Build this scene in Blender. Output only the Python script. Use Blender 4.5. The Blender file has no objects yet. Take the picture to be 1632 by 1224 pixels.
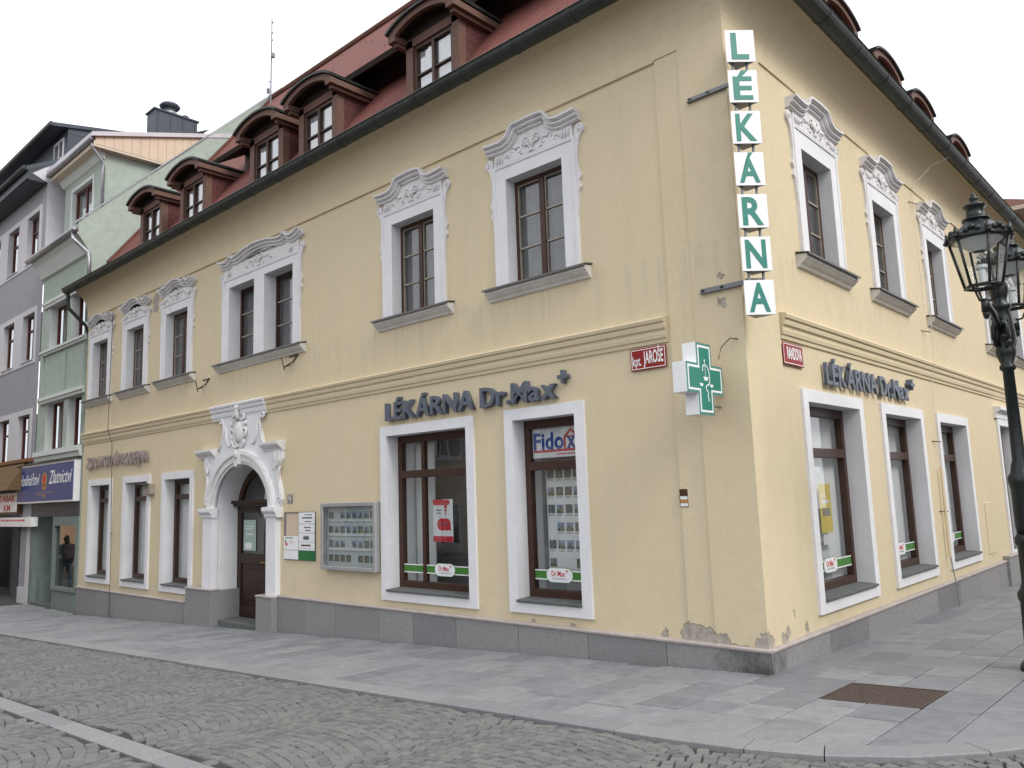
import bpy, bmesh, math, random
from mathutils import Vector, Matrix
random.seed(7)
R = math.radians
SC = bpy.context.scene
COL = SC.collection

# ------------------------------------------------------------------ camera
cam = bpy.data.cameras.new('camera'); camo = bpy.data.objects.new('camera', cam); COL.objects.link(camo)
yaw, pitch, roll = 0.7397, 0.1382, -0.0341
fw = Vector((-math.sin(yaw) * math.cos(pitch), math.cos(yaw) * math.cos(pitch), math.sin(pitch)))
rt = Vector((math.cos(yaw), math.sin(yaw), 0)); up = rt.cross(fw)
r2 = rt * math.cos(roll) + up * math.sin(roll); u2 = -rt * math.sin(roll) + up * math.cos(roll)
camo.matrix_world = Matrix(((r2.x, u2.x, -fw.x, 3.622), (r2.y, u2.y, -fw.y, -7.517), (r2.z, u2.z, -fw.z, 1.8), (0, 0, 0, 1)))
cam.sensor_width = 36; cam.lens = 27.85; cam.clip_start = .05; cam.clip_end = 600
SC.camera = camo

# ------------------------------------------------------------------ sky, sun, exposure (overcast day)
SUN_EL, SUN_AZ = R(42), R(96)          # azimuth clockwise from +y
world = bpy.data.worlds.new('World'); SC.world = world; world.use_nodes = True
nt = world.node_tree; nt.nodes.clear()
out = nt.nodes.new('ShaderNodeOutputWorld'); bg = nt.nodes.new('ShaderNodeBackground')
sky = nt.nodes.new('ShaderNodeTexSky'); sky.sky_type = 'NISHITA'; sky.sun_disc = False
sky.sun_elevation = SUN_EL; sky.sun_rotation = SUN_AZ; sky.dust_density = 4; sky.air_density = 1.2
bw = nt.nodes.new('ShaderNodeRGBToBW'); nt.links.new(sky.outputs[0], bw.inputs[0])
cl = nt.nodes.new('ShaderNodeMix'); cl.data_type = 'RGBA'; cl.inputs['Factor'].default_value = .82
nt.links.new(bw.outputs[0], cl.inputs['A']); cl.inputs['B'].default_value = (13.4, 13.75, 14.4, 1)   # even cloud layer
nt.links.new(cl.outputs['Result'], bg.inputs[0]); bg.inputs[1].default_value = .1
nt.links.new(bg.outputs[0], out.inputs[0])
sun = bpy.data.lights.new('sun', 'SUN'); sun.energy = 1.9; sun.angle = R(25); sun.color = (1, .96, .9)
suno = bpy.data.objects.new('sun', sun); COL.objects.link(suno)
sd = Vector((math.sin(SUN_AZ) * math.cos(SUN_EL), math.cos(SUN_AZ) * math.cos(SUN_EL), math.sin(SUN_EL)))
suno.rotation_euler = sd.to_track_quat('Z', 'Y').to_euler(); suno.location = (12, -20, 30)
vs = SC.view_settings; vs.view_transform = 'Standard'; vs.look = 'None'; vs.exposure = 0.27; vs.gamma = 1; vs.use_curve_mapping = False
SC.render.engine = 'CYCLES'; SC.cycles.use_denoising = True; SC.cycles.max_bounces = 8; SC.cycles.transparent_max_bounces = 12
SC.cycles.caustics_reflective = False; SC.cycles.caustics_refractive = False

# ------------------------------------------------------------------ mesh builder
class MB:
    def __init__(s): s.v = []; s.f = []; s.m = []
    def add(s, vs, fs, m=0):
        b = len(s.v); s.v += [tuple(p) for p in vs]
        for f in fs: s.f.append(tuple(b + i for i in f)); s.m.append(m)
        return s
    def box(s, a, b, c, d, e, f, m=0):
        return s.add([(a, c, e), (b, c, e), (b, d, e), (a, d, e), (a, c, f), (b, c, f), (b, d, f), (a, d, f)],
                     [(0, 3, 2, 1), (4, 5, 6, 7), (0, 1, 5, 4), (1, 2, 6, 5), (2, 3, 7, 6), (3, 0, 4, 7)], m)
    def pane(s, a, b, c, d, e, f, m=0): return s.add([(a, c, f), (b, c, f), (b, d, f), (a, d, f)], [(0, 1, 2, 3)], m)
    def prism(s, poly, d0, d1, m=0, cap0=False):
        n = len(poly)
        ar = sum(poly[i][0] * poly[(i + 1) % n][1] - poly[(i + 1) % n][0] * poly[i][1] for i in range(n))
        if ar < 0: poly = poly[::-1]
        vs = [(p[0], p[1], d0) for p in poly] + [(p[0], p[1], d1) for p in poly]
        fs = [tuple(range(n, 2 * n))] + [(i, (i + 1) % n, n + (i + 1) % n, n + i) for i in range(n)]
        if cap0: fs.append(tuple(range(n - 1, -1, -1)))
        return s.add(vs, fs, m)
    def strip(s, A, B, d0, d1, m=0):
        """ribbon between two polylines A (upper) and B (lower), raised from d0 to d1"""
        n = len(A); vs = []
        for p, q in zip(A, B): vs += [(p[0], p[1], d0), (p[0], p[1], d1), (q[0], q[1], d1), (q[0], q[1], d0)]
        fs = []
        for i in range(n - 1):
            a = 4 * i; b = a + 4
            fs += [(a, b, b + 1, a + 1), (a + 1, b + 1, b + 2, a + 2), (a + 2, b + 2, b + 3, a + 3)]
        fs += [(0, 1, 2, 3), (4 * n - 1, 4 * n - 2, 4 * n - 3, 4 * n - 4)]
        return s.add(vs, fs, m)
    def tube(s, pts, r, n=6, m=0, cap=True):
        pts = [Vector(p) for p in pts]; k = len(pts); vs = []
        for i, p in enumerate(pts):
            t = (pts[min(i + 1, k - 1)] - pts[max(i - 1, 0)]).normalized()
            a = Vector((0, 0, 1)) if abs(t.z) < .9 else Vector((1, 0, 0))
            x = t.cross(a).normalized(); y = t.cross(x)
            rr = r[i] if isinstance(r, (list, tuple)) else r
            vs += [p + (x * math.cos(2 * math.pi * j / n) + y * math.sin(2 * math.pi * j / n)) * rr for j in range(n)]
        fs = [(i * n + j, i * n + (j + 1) % n, (i + 1) * n + (j + 1) % n, (i + 1) * n + j) for i in range(k - 1) for j in range(n)]
        if cap: fs += [tuple(range(n - 1, -1, -1)), tuple(range((k - 1) * n, k * n))]
        return s.add(vs, fs, m)
    def lathe(s, prof, n=16, c=(0, 0), m=0, ph=0., cap=True):
        vs = [(c[0] + r * math.cos(2 * math.pi * j / n + ph), c[1] + r * math.sin(2 * math.pi * j / n + ph), z) for r, z in prof for j in range(n)]
        k = len(prof)
        fs = [(i * n + j, i * n + (j + 1) % n, (i + 1) * n + (j + 1) % n, (i + 1) * n + j) for i in range(k - 1) for j in range(n)]
        if cap: fs += [tuple(range(n - 1, -1, -1)), tuple(range((k - 1) * n, k * n))]
        return s.add(vs, fs, m)
    def blob(s, c, r, m=0, n=8, k=5):
        vs = []
        for i in range(k + 1):
            t = math.pi * i / k
            for j in range(n):
                a = 2 * math.pi * j / n
                vs.append((c[0] + r[0] * math.sin(t) * math.cos(a), c[1] + r[1] * math.sin(t) * math.sin(a), c[2] + r[2] * math.cos(t)))
        fs = [(i * n + j, (i + 1) * n + j, (i + 1) * n + (j + 1) % n, i * n + (j + 1) % n) for i in range(k) for j in range(n)]
        return s.add(vs, fs, m)
    def extr(s, prof, u0, u1, m=0, caps=True):
        """profile [(d, v)] swept along u (facade local: u, v, d)"""
        n = len(prof)
        vs = [(u0, v, d) for d, v in prof] + [(u1, v, d) for d, v in prof]
        fs = [(i, i + 1, n + i + 1, n + i) for i in range(n - 1)]
        if caps: fs += [tuple(range(n - 1, -1, -1)), tuple(range(n, 2 * n))]
        return s.add(vs, fs, m)
    def holes(s, u0, u1, v0, v1, hs, d, m=0):
        us = sorted({u0, u1} | {h[0] for h in hs} | {h[1] for h in hs}); vv = sorted({v0, v1} | {h[2] for h in hs} | {h[3] for h in hs})
        us = [u for u in us if u0 <= u <= u1]; vv = [v for v in vv if v0 <= v <= v1]
        for a, b in zip(us, us[1:]):
            for c, e in zip(vv, vv[1:]):
                x, y = (a + b) / 2, (c + e) / 2
                if any(h[0] < x < h[1] and h[2] < y < h[3] for h in hs): continue
                s.add([(a, c, d), (b, c, d), (b, e, d), (a, e, d)], [(0, 1, 2, 3)], m)
        return s
    def ring(s, o, i, d0, d1, m=0):
        """rectangular ring, o and i = (u0,u1,v0,v1)"""
        s.box(o[0], i[0], o[2], o[3], d0, d1, m); s.box(i[1], o[1], o[2], o[3], d0, d1, m)
        s.box(i[0], i[1], i[3], o[3], d0, d1, m)
        if i[2] > o[2]: s.box(i[0], i[1], o[2], i[2], d0, d1, m)
        return s
    def sweep(s, prof, x0=-18.1, y1=16., m=0):
        """profile [(d, z)] swept round the corner of the building"""
        for (d, z), (e, w) in zip(prof, prof[1:]):
            s.add([(x0, -d, z), (d, -d, z), (e, -e, w), (x0, -e, w)], [(0, 1, 2, 3)], m)
            s.add([(d, -d, z), (d, y1, z), (e, y1, w), (e, -e, w)], [(0, 1, 2, 3)], m)
        return s
    def mesh(s, name, mats, smooth=False):
        me = bpy.data.meshes.new(name); me.from_pydata(s.v, [], s.f); me.update()
        for m in (mats if isinstance(mats, (list, tuple)) else [mats]): me.materials.append(m)
        for p, i in zip(me.polygons, s.m): p.material_index = i; p.use_smooth = smooth
        return me

WM = {}
def put(name, data, parent=None, M=None, bevel=0):
    o = bpy.data.objects.new(name, data); COL.objects.link(o); M = M or Matrix.Identity(4); WM[o] = M
    if parent is not None: o.parent = parent; o.matrix_basis = WM[parent].inverted() @ M
    else: o.matrix_basis = M
    if bevel:
        b = o.modifiers.new('bevel', 'BEVEL'); b.width = bevel; b.segments = 2; b.limit_method = 'ANGLE'
    return o
def mk(name, mb, mats, parent=None, M=None, smooth=False, bevel=0): return put(name, mb.mesh(name, mats, smooth), parent, M, bevel)
def empty(name, M=None):
    o = put(name, None, None, M); o.empty_display_size = .2; return o
def tag(o, label, cat, group=None):
    o['label'] = label; o['category'] = cat
    if group: o['group'] = group
    return o
def struct(o): o['kind'] = 'structure'; return o
def T(x=0, y=0, z=0): return Matrix.Translation((x, y, z))
# facade frames: local (u along the wall to the viewer's right, v up, d out of the wall)
FL = Matrix(((1, 0, 0, 0), (0, 0, -1, 0), (0, 1, 0, 0), (0, 0, 0, 1)))
FR = Matrix(((0, 0, 1, 0), (1, 0, 0, 0), (0, 1, 0, 0), (0, 0, 0, 1)))
FB = Matrix(((-1, 0, 0, 0), (0, 0, 1, 0), (0, 1, 0, 0), (0, 0, 0, 1)))    # facing +y
FW = Matrix(((0, 0, -1, 0), (-1, 0, 0, 0), (0, 1, 0, 0), (0, 0, 0, 1)))   # facing -x
def gz(x, y): return .043 * max(x, -17.7) - .025 * y
EX = Vector((1, 0, .043)).normalized(); NZ = EX.cross(Vector((0, 1, -.025))).normalized(); EY = NZ.cross(EX)
def GM(x, y, rz=0, dz=0):
    M = Matrix(((EX.x, EY.x, NZ.x, x), (EX.y, EY.y, NZ.y, y), (EX.z, EY.z, NZ.z, gz(x, y) + dz), (0, 0, 0, 1)))
    return M @ Matrix.Rotation(rz, 4, 'Z')
def arc(cx, cy, rx, ry, a0, a1, n): return [(cx + rx * math.cos(R(a0 + (a1 - a0) * i / n)), cy + ry * math.sin(R(a0 + (a1 - a0) * i / n))) for i in range(n + 1)]

# ------------------------------------------------------------------ materials
def newmat(name):
    m = bpy.data.materials.new(name); m.use_nodes = True; n = m.node_tree; n.nodes.clear()
    o = n.nodes.new('ShaderNodeOutputMaterial'); p = n.nodes.new('ShaderNodeBsdfPrincipled'); n.links.new(p.outputs[0], o.inputs[0])
    return m, n, p
def node(n, t, **k):
    x = n.nodes.new(t)
    for a, b in k.items():
        if a in x.inputs.keys(): x.inputs[a].default_value = b
        else: setattr(x, a, b)
    return x
def noise(n, scale, detail=4, rough=.6, vec=None):
    x = node(n, 'ShaderNodeTexNoise'); x.inputs['Scale'].default_value = scale; x.inputs['Detail'].default_value = detail; x.inputs['Roughness'].default_value = rough
    if vec: n.links.new(vec, x.inputs['Vector'])
    return x
def ramp(n, src, pts):
    r = node(n, 'ShaderNodeValToRGB'); e = r.color_ramp.elements
    while len(e) < len(pts): e.new(.5)
    for q, (p, c) in zip(e, pts): q.position = p; q.color = (c if isinstance(c, tuple) else (c, c, c)) + (1,)
    n.links.new(src, r.inputs[0]); return r
def mixc(n, f, a, b, mode='MIX'):
    x = node(n, 'ShaderNodeMix', data_type='RGBA', blend_type=mode)
    for s, v in (('Factor', f), ('A', a), ('B', b)):
        if hasattr(v, 'is_linked'): n.links.new(v, x.inputs[s])
        else: x.inputs[s].default_value = v if s == 'Factor' else tuple(v) + ((1,) if len(v) == 3 else ())
    return x.outputs['Result']
def math_(n, op, a, b=0.):
    x = node(n, 'ShaderNodeMath', operation=op)
    for i, v in enumerate((a, b)):
        if hasattr(v, 'is_linked'): n.links.new(v, x.inputs[i])
        else: x.inputs[i].default_value = v
    return x.outputs[0]
def bump(n, p, h, strength, dist=.01, prev=None):
    b = node(n, 'ShaderNodeBump'); b.inputs['Strength'].default_value = strength; b.inputs['Distance'].default_value = dist
    n.links.new(h, b.inputs['Height'])
    if prev: n.links.new(prev, b.inputs['Normal'])
    n.links.new(b.outputs[0], p.inputs['Normal']); return b.outputs[0]
def pos(n): return n.nodes.new('ShaderNodeNewGeometry').outputs['Position']

def mat(name, col, rough=.7, var=.12, scale=3., metal=0., bs=0., bscale=60, spec=.3, rnd=0., island=False, stain=0.):
    """general surface: base colour broken by two noises, optional bump and per-object tone"""
    m, n, p = newmat(name); P = pos(n)
    a = noise(n, scale, 5, .62, P); b = noise(n, scale * 9, 3, .6, P)
    f = math_(n, 'ADD', math_(n, 'MULTIPLY', a.outputs[0], .65), math_(n, 'MULTIPLY', b.outputs[0], .35))
    lo = tuple(c * (1 - var) for c in col); hi = tuple(min(1, c * (1 + var)) for c in col)
    c = ramp(n, f, [(.3, lo), (.7, hi)]).outputs[0]
    if stain:
        s = noise(n, scale * .45, 6, .7, P); c = mixc(n, math_(n, 'MULTIPLY', ramp(n, s.outputs[0], [(.5, 0.), (.72, 1.)]).outputs[0], stain), c, tuple(x * .55 for x in col))
    if rnd:
        if island: rv = n.nodes.new('ShaderNodeNewGeometry').outputs['Random Per Island']
        else: rv = n.nodes.new('ShaderNodeObjectInfo').outputs['Random']
        c = mixc(n, 1., c, ramp(n, rv, [(0., (1 - rnd, 1 - rnd, 1 - rnd * .9)), (.5, (1., 1., 1.)), (.8, (1 + rnd * .5, 1 + rnd * .42, 1 + rnd * .3)), (1., (1 - rnd * .3, 1 - rnd * .35, 1 - rnd * .35))]).outputs[0], 'MULTIPLY')
    n.links.new(c, p.inputs['Base Color'])
    p.inputs['Roughness'].default_value = rough; p.inputs['Metallic'].default_value = metal; p.inputs['Specular IOR Level'].default_value = spec
    if bs: bump(n, p, noise(n, bscale, 4, .65, P).outputs[0], bs, .01)
    return m

def wall_mat():
    m, n, p = newmat('yellow_plaster'); P = pos(n)
    big = noise(n, .55, 6, .62, P); mid = noise(n, 4.5, 5, .6, P); fine = noise(n, 140, 3, .6, P); grain = noise(n, 35, 3, .6, P)
    c = ramp(n, big.outputs[0], [(.3, (.635, .532, .358)), (.5, (.66, .56, .388)), (.7, (.685, .58, .41))]).outputs[0]
    c = mixc(n, .5, c, ramp(n, mid.outputs[0], [(.25, (.61, .507, .342)), (.75, (.70, .599, .428))]).outputs[0])
    c = mixc(n, .35, c, ramp(n, grain.outputs[0], [(.3, (.545, .46, .295)), (.7, (.70, .61, .42))]).outputs[0])
    c = mixc(n, math_(n, 'MULTIPLY', ramp(n, noise(n, .38, 4, .55, P).outputs[0], [(.52, 0.), (.60, 1.)]).outputs[0], .3), c, (.66, .545, .40))   # older, pinker coat showing through
    c = mixc(n, math_(n, 'MULTIPLY', ramp(n, noise(n, 1.1, 7, .72, P).outputs[0], [(.56, 0.), (.70, 1.)]).outputs[0], .30), c, (.52, .45, .32))
    # rain streaks: noise stretched down the wall
    mp = node(n, 'ShaderNodeMapping'); mp.inputs['Scale'].default_value = (2.6, 2.6, .18); n.links.new(P, mp.inputs[0])
    st = noise(n, 1.6, 5, .65, mp.outputs[0])
    c = mixc(n, math_(n, 'MULTIPLY', ramp(n, st.outputs[0], [(.52, 0.), (.75, 1.)]).outputs[0], .26), c, (.52, .455, .33))
    # rain stains that start under the window sills, and splash dirt at the foot of the wall
    z = node(n, 'ShaderNodeSeparateXYZ'); n.links.new(P, z.inputs[0]); z = z.outputs[2]
    mp2 = node(n, 'ShaderNodeMapping'); mp2.inputs['Scale'].default_value = (7, 7, .35); n.links.new(P, mp2.inputs[0])
    s2 = ramp(n, noise(n, 1.3, 4, .6, mp2.outputs[0]).outputs[0], [(.5, 0.), (.66, 1.)]).outputs[0]
    bandm = math_(n, 'MULTIPLY', ramp(n, math_(n, 'SUBTRACT', z, 3.7), [(.0, 0.), (.5, 1.)]).outputs[0], ramp(n, math_(n, 'SUBTRACT', 4.42, z), [(.0, 0.), (.05, 1.)]).outputs[0])
    c = mixc(n, math_(n, 'MULTIPLY', math_(n, 'MULTIPLY', s2, bandm), .38), c, (.47, .42, .31))
    spl = math_(n, 'ADD', math_(n, 'SUBTRACT', .42, z), math_(n, 'MULTIPLY', math_(n, 'SUBTRACT', noise(n, 3, 6, .7, P).outputs[0], .5), .9))
    c = mixc(n, math_(n, 'MULTIPLY', ramp(n, spl, [(.0, 0.), (.5, 1.)]).outputs[0], .42), c, (.47, .42, .32))
    # broken plaster near the foot of the corner and a bare patch between two window heads
    cs = [((-.80, -.03, .28), .15), ((-.62, -.03, .25), .14), ((-.45, -.03, .21), .12), ((-.22, -.03, .18), .07), ((.02, 0, .24), .12), ((.03, -.03, .33), .07),
          ((.03, .34, .27), .07), ((.03, .44, .33), .05), ((.03, .62, .48), .025), ((.02, .95, .3), .05), ((-3.0, 0, .24), .035), ((-1.15, 0, .25), .05), ((-2.4, 0, .22), .06),
          ((-14.03, 0, 6.42), .16), ((-14.03, 0, 6.25), .14), ((-.18, -.03, 3.72), .05), ((-.2, -.03, 4.0), .03)]
    acc = None
    for q, r in cs:
        d = node(n, 'ShaderNodeVectorMath', operation='DISTANCE'); n.links.new(P, d.inputs[0]); d.inputs[1].default_value = q
        x = math_(n, 'SUBTRACT', r, d.outputs['Value']); acc = x if acc is None else math_(n, 'MAXIMUM', acc, x)
    jag = math_(n, 'MULTIPLY', math_(n, 'SUBTRACT', noise(n, 11, 5, .7, P).outputs[0], .5), .22)
    mask = ramp(n, math_(n, 'MULTIPLY', math_(n, 'ADD', acc, jag), 30.), [(.0, 0.), (.35, 1.)]).outputs[0]
    under = ramp(n, noise(n, 14, 5, .7, P).outputs[0], [(.3, (.25, .22, .18)), (.5, (.38, .345, .295)), (.68, (.47, .43, .38)), (.75, (.42, .25, .13))]).outputs[0]
    c = mixc(n, mask, c, under); n.links.new(c, p.inputs['Base Color'])
    p.inputs['Roughness'].default_value = .9; p.inputs['Specular IOR Level'].default_value = .15
    b = bump(n, p, fine.outputs[0], .25, .004); b = bump(n, p, mid.outputs[0], .35, .012, b)
    inv = math_(n, 'SUBTRACT', 1., mask); bump(n, p, inv, .8, .015, b)
    return m
def glass_mat(name, tint=(.93, .95, .95), ior=1.5, rough=.0):
    m, n, p = newmat(name); n.nodes.remove(p); o = [x for x in n.nodes if x.type == 'OUTPUT_MATERIAL'][0]
    t = node(n, 'ShaderNodeBsdfTransparent'); t.inputs[0].default_value = tint + (1,)
    g = node(n, 'ShaderNodeBsdfGlossy'); g.inputs['Roughness'].default_value = rough
    lw = node(n, 'ShaderNodeLayerWeight'); f0 = ((ior - 1) / (ior + 1)) ** 2 * 1.7
    fac = math_(n, 'ADD', math_(n, 'MULTIPLY', math_(n, 'POWER', lw.outputs['Facing'], 4.), 1 - f0), f0)
    nz = noise(n, .9, 2, .5, pos(n)); b = node(n, 'ShaderNodeBump'); b.inputs['Strength'].default_value = .12; b.inputs['Distance'].default_value = .05
    n.links.new(nz.outputs[0], b.inputs['Height']); n.links.new(b.outputs[0], g.inputs['Normal'])
    mx = node(n, 'ShaderNodeMixShader'); n.links.new(fac, mx.inputs[0])
    n.links.new(t.outputs[0], mx.inputs[1]); n.links.new(g.outputs[0], mx.inputs[2]); n.links.new(mx.outputs[0], o.inputs[0]); return m
def tile_mat(name, col, dark):
    m, n, p = newmat(name); tc = node(n, 'ShaderNodeTexCoord'); br = node(n, 'ShaderNodeTexBrick')
    br.inputs['Scale'].default_value = 1.; br.inputs['Brick Width'].default_value = .17; br.inputs['Row Height'].default_value = .15
    br.inputs['Mortar Size'].default_value = .018; br.inputs['Mortar Smooth'].default_value = .3
    br.inputs['Color1'].default_value = col + (1,); br.inputs['Color2'].default_value = tuple(c * .66 for c in col) + (1,); br.inputs['Mortar'].default_value = dark + (1,)
    n.links.new(tc.outputs['UV'], br.inputs['Vector'])
    nz = noise(n, 2.2, 6, .7, pos(n)); c = mixc(n, .32, br.outputs[0], ramp(n, nz.outputs[0], [(.3, tuple(c * .6 for c in col)), (.75, tuple(min(1, c * 1.2) for c in col))]).outputs[0])
    n.links.new(c, p.inputs['Base Color']); p.inputs['Roughness'].default_value = .8
    bump(n, p, br.outputs['Fac'], -.9, .03); return m

M = {}
M['wall'] = wall_mat()
M['white'] = mat('white_limewash', (.73, .73, .75), .85, .07, 3, bs=.25, bscale=50, stain=.12)
M['stucco_white'] = mat('weathered_stucco', (.69, .675, .68), .9, .10, 7, bs=.5, bscale=45, stain=.25)
M['sill'] = mat('painted_sill', (.60, .58, .555), .85, .15, 6, bs=.3, bscale=50, stain=.3)
M['tin'] = mat('sill_sheet_metal', (.11, .105, .10), .5, .2, 6, metal=.3)
M['granite'] = mat('granite', (.245, .242, .245), .75, .28, 38, bs=.2, bscale=120, rnd=.22, stain=.35)
def damp(m, c, r):
    n = m.node_tree; p = [x for x in n.nodes if x.type == 'BSDF_PRINCIPLED'][0]; src = p.inputs['Base Color'].links[0].from_socket; P = pos(n)
    d = node(n, 'ShaderNodeVectorMath', operation='DISTANCE'); n.links.new(P, d.inputs[0]); d.inputs[1].default_value = c
    f = math_(n, 'ADD', math_(n, 'SUBTRACT', r, d.outputs['Value']), math_(n, 'MULTIPLY', math_(n, 'SUBTRACT', noise(n, 5, 5, .7, P).outputs[0], .5), .9))
    n.links.new(mixc(n, math_(n, 'MULTIPLY', ramp(n, f, [(.0, 0.), (.35, 1.)]).outputs[0], .82), src, (.045, .048, .04)), p.inputs['Base Color'])
damp(M['granite'], (-.12, -.06, .0), .42)
M['granite_cap'] = mat('pinkish_cap_render', (.40, .355, .335), .85, .16, 9, bs=.4, bscale=40, stain=.3)
M['step'] = mat('worn_step', (.12, .13, .125), .7, .25, 12, bs=.2, stain=.4)
M['slab'] = mat('paving_slab', (.222, .229, .243), .58, .2, 8, bs=.25, bscale=70, rnd=.20, stain=.5)
damp(M['slab'], (.0, -.14, .0), .16)
def spots(m):
    n = m.node_tree; p = [x for x in n.nodes if x.type == 'BSDF_PRINCIPLED'][0]; src = p.inputs['Base Color'].links[0].from_socket; P = pos(n)
    v = node(n, 'ShaderNodeTexVoronoi'); v.inputs['Scale'].default_value = 2.6; n.links.new(P, v.inputs['Vector'])
    f = ramp(n, v.outputs['Distance'], [(.035, 1.), (.06, 0.)]).outputs[0]
    g2 = ramp(n, noise(n, 60, 3, .6, P).outputs[0], [(.62, 0.), (.72, 1.)]).outputs[0]
    c = mixc(n, math_(n, 'MULTIPLY', f, .5), src, (.10, .10, .10)); n.links.new(mixc(n, math_(n, 'MULTIPLY', g2, .35), c, (.12, .118, .11)), p.inputs['Base Color'])
spots(M['slab'])
M['kerb'] = mat('kerb_granite', (.235, .237, .245), .7, .16, 30, bs=.2, bscale=90, rnd=.12, stain=.25)
M['cobble'] = mat('granite_sett', (.158, .159, .157), .66, .14, 22, bs=.22, bscale=60, rnd=.24, stain=.15)
M['cobble_far'] = mat('granite_sett_mass', (.158, .159, .157), .66, .14, 22, bs=.22, bscale=60, rnd=.24, island=True, stain=.15)
M['sand'] = mat('joint_sand', (.055, .052, .047), .95, .3, 12, bs=.5, bscale=60)
M['asphalt'] = mat('distant_street', (.12, .118, .115), .85, .25, 9, bs=.5, bscale=30)
M['rust'] = mat('rusty_steel', (.085, .062, .052), .8, .35, 26, bs=.5, bscale=50, stain=.3)
M['wood'] = mat('dark_brown_paint', (.050, .022, .014), .45, .3, 9, spec=.4)
M['wood_red'] = mat('worn_brown_paint', (.052, .020, .014), .5, .35, 12, spec=.4)
M['oak'] = mat('old_door_wood', (.030, .015, .010), .5, .35, 11, bs=.2, bscale=30, spec=.4)
M['putty'] = mat('pale_putty_bar', (.34, .30, .25), .7, .2, 9)
M['dormer'] = mat('dormer_brown', (.135, .075, .057), .7, .2, 9, bs=.2)
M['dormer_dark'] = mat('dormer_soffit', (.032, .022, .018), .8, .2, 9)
M['gutter'] = mat('patina_copper_gutter', (.050, .056, .052), .55, .35, 5, metal=.35, stain=.3)
M['shingle'] = tile_mat('oxblood_shingle', (.115, .030, .028), (.045, .014, .012))
M['tile'] = tile_mat('red_clay_tile', (.205, .058, .044), (.055, .018, .015))
M['glass'] = glass_mat('window_glass', (.80, .83, .84), 1.75)
M['glass_sky'] = glass_mat('dormer_glass', (.9, .92, .94), 2.6)
M['glass_clear'] = glass_mat('shop_glass', (.93, .95, .95), 1.85)
M['curtain'] = mat('net_curtain', (.20, .20, .205), .9, .25, 9)
M['curtain_white'] = mat('white_net_curtain', (.72, .72, .74), .9, .12, 9)
M['blind'] = mat('white_blind', (.76, .775, .785), .8, .06, 2)
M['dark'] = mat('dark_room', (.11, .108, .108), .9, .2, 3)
M['paper'] = mat('white_paper', (.78, .78, .78), .6, .04, 8)
M['signwhite'] = mat('white_sign_sheet', (.80, .81, .82), .35, .04, 3, spec=.5)
M['letter'] = mat('slate_blue_letter', (.095, .112, .148), .45, .12, 5, spec=.5)
M['letter_far'] = mat('dull_brown_letter', (.30, .25, .245), .6, .2, 5)
M['green'] = mat('pharmacy_green', (.012, .195, .148), .35, .06, 3, spec=.5)
M['green_rim'] = mat('pharmacy_green_rim', (.06, .22, .19), .4, .1, 5, spec=.5)
M['lime'] = mat('leaf_green_film', (.06, .20, .035), .4, .06, 5)
M['red'] = mat('street_sign_red', (.27, .018, .016), .5, .15, 5, spec=.25, stain=.2)
M['redprint'] = mat('red_print', (.55, .025, .045), .5, .05, 5)
M['blue'] = mat('blue_print', (.012, .06, .30), .5, .05, 5)
M['navy'] = mat('blue_signboard', (.014, .05, .20), .4, .12, 2, spec=.5)
M['gold'] = mat('gold_print', (.42, .22, .06), .5, .2, 9)
M['yellow'] = mat('yellow_print', (.72, .53, .02), .5, .06, 4)
M['brownsign'] = mat('brown_sign', (.075, .03, .015), .4, .1, 5)
M['iron'] = mat('green_black_cast_iron', (.012, .016, .017), .32, .35, 14, metal=.25, bs=.25, bscale=40, spec=.5)
M['zinc'] = mat('zinc_sheet', (.30, .31, .33), .4, .15, 5, metal=.6)
M['alu'] = mat('aluminium_frame', (.48, .48, .49), .35, .08, 4, metal=.5)
M['case_back'] = mat('case_backing', (.50, .54, .545), .7, .08, 3)
M['steelgrey'] = mat('galvanised_bracket', (.20, .21, .22), .45, .2, 9, metal=.5)
M['cable'] = mat('dark_cable', (.05, .045, .04), .7, .2, 5)
M['mint'] = mat('mint_render', (.36, .42, .37), .9, .14, 6, bs=1., bscale=28, stain=.15)
M['mint_light'] = mat('pale_mint_paint', (.60, .635, .61), .85, .08, 4, bs=.2)
M['lilac'] = mat('lilac_grey_render', (.30, .30, .325), .9, .1, 4, bs=.5, bscale=40)
M['lilac_light'] = mat('pale_lilac_paint', (.54, .535, .56), .85, .08, 4)
M['mahogany'] = mat('mahogany_frame', (.085, .018, .014), .45, .25, 7, spec=.4)
M['slate'] = mat('dark_slate_sheet', (.055, .063, .078), .5, .2, 3, metal=.2)
M['pale_roof'] = mat('pale_sheet_roof', (.52, .50, .53), .5, .12, 2)
M['siding'] = mat('cream_siding', (.60, .48, .37), .8, .08, 3)
M['thatch'] = mat('brown_shingle_awning', (.15, .095, .045), .85, .3, 20, bs=.6)
M['orange'] = mat('rust_orange_trim', (.22, .10, .045), .8, .2, 8)
M['peach'] = mat('peach_render', (.55, .36, .22), .9, .08, 3, bs=.3)
M['cream'] = mat('cream_render', (.58, .50, .40), .9, .08, 3, bs=.3)
M['roofbrown'] = mat('brown_roof', (.12, .055, .04), .85, .25, 4, bs=.4)
M['pinkwall'] = mat('dusky_pink_render', (.30, .16, .13), .9, .12, 4)
M['skin_photo'] = mat('photo_print', (.13, .145, .15), .5, .5, 30)
M['photo_green'] = mat('photo_print_green', (.12, .15, .08), .5, .6, 34)
M['photo_warm'] = mat('photo_print_warm', (.24, .2, .15), .5, .5, 32)
M['photo_blue'] = mat('photo_print_blue', (.25, .34, .45), .5, .3, 28)

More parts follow.
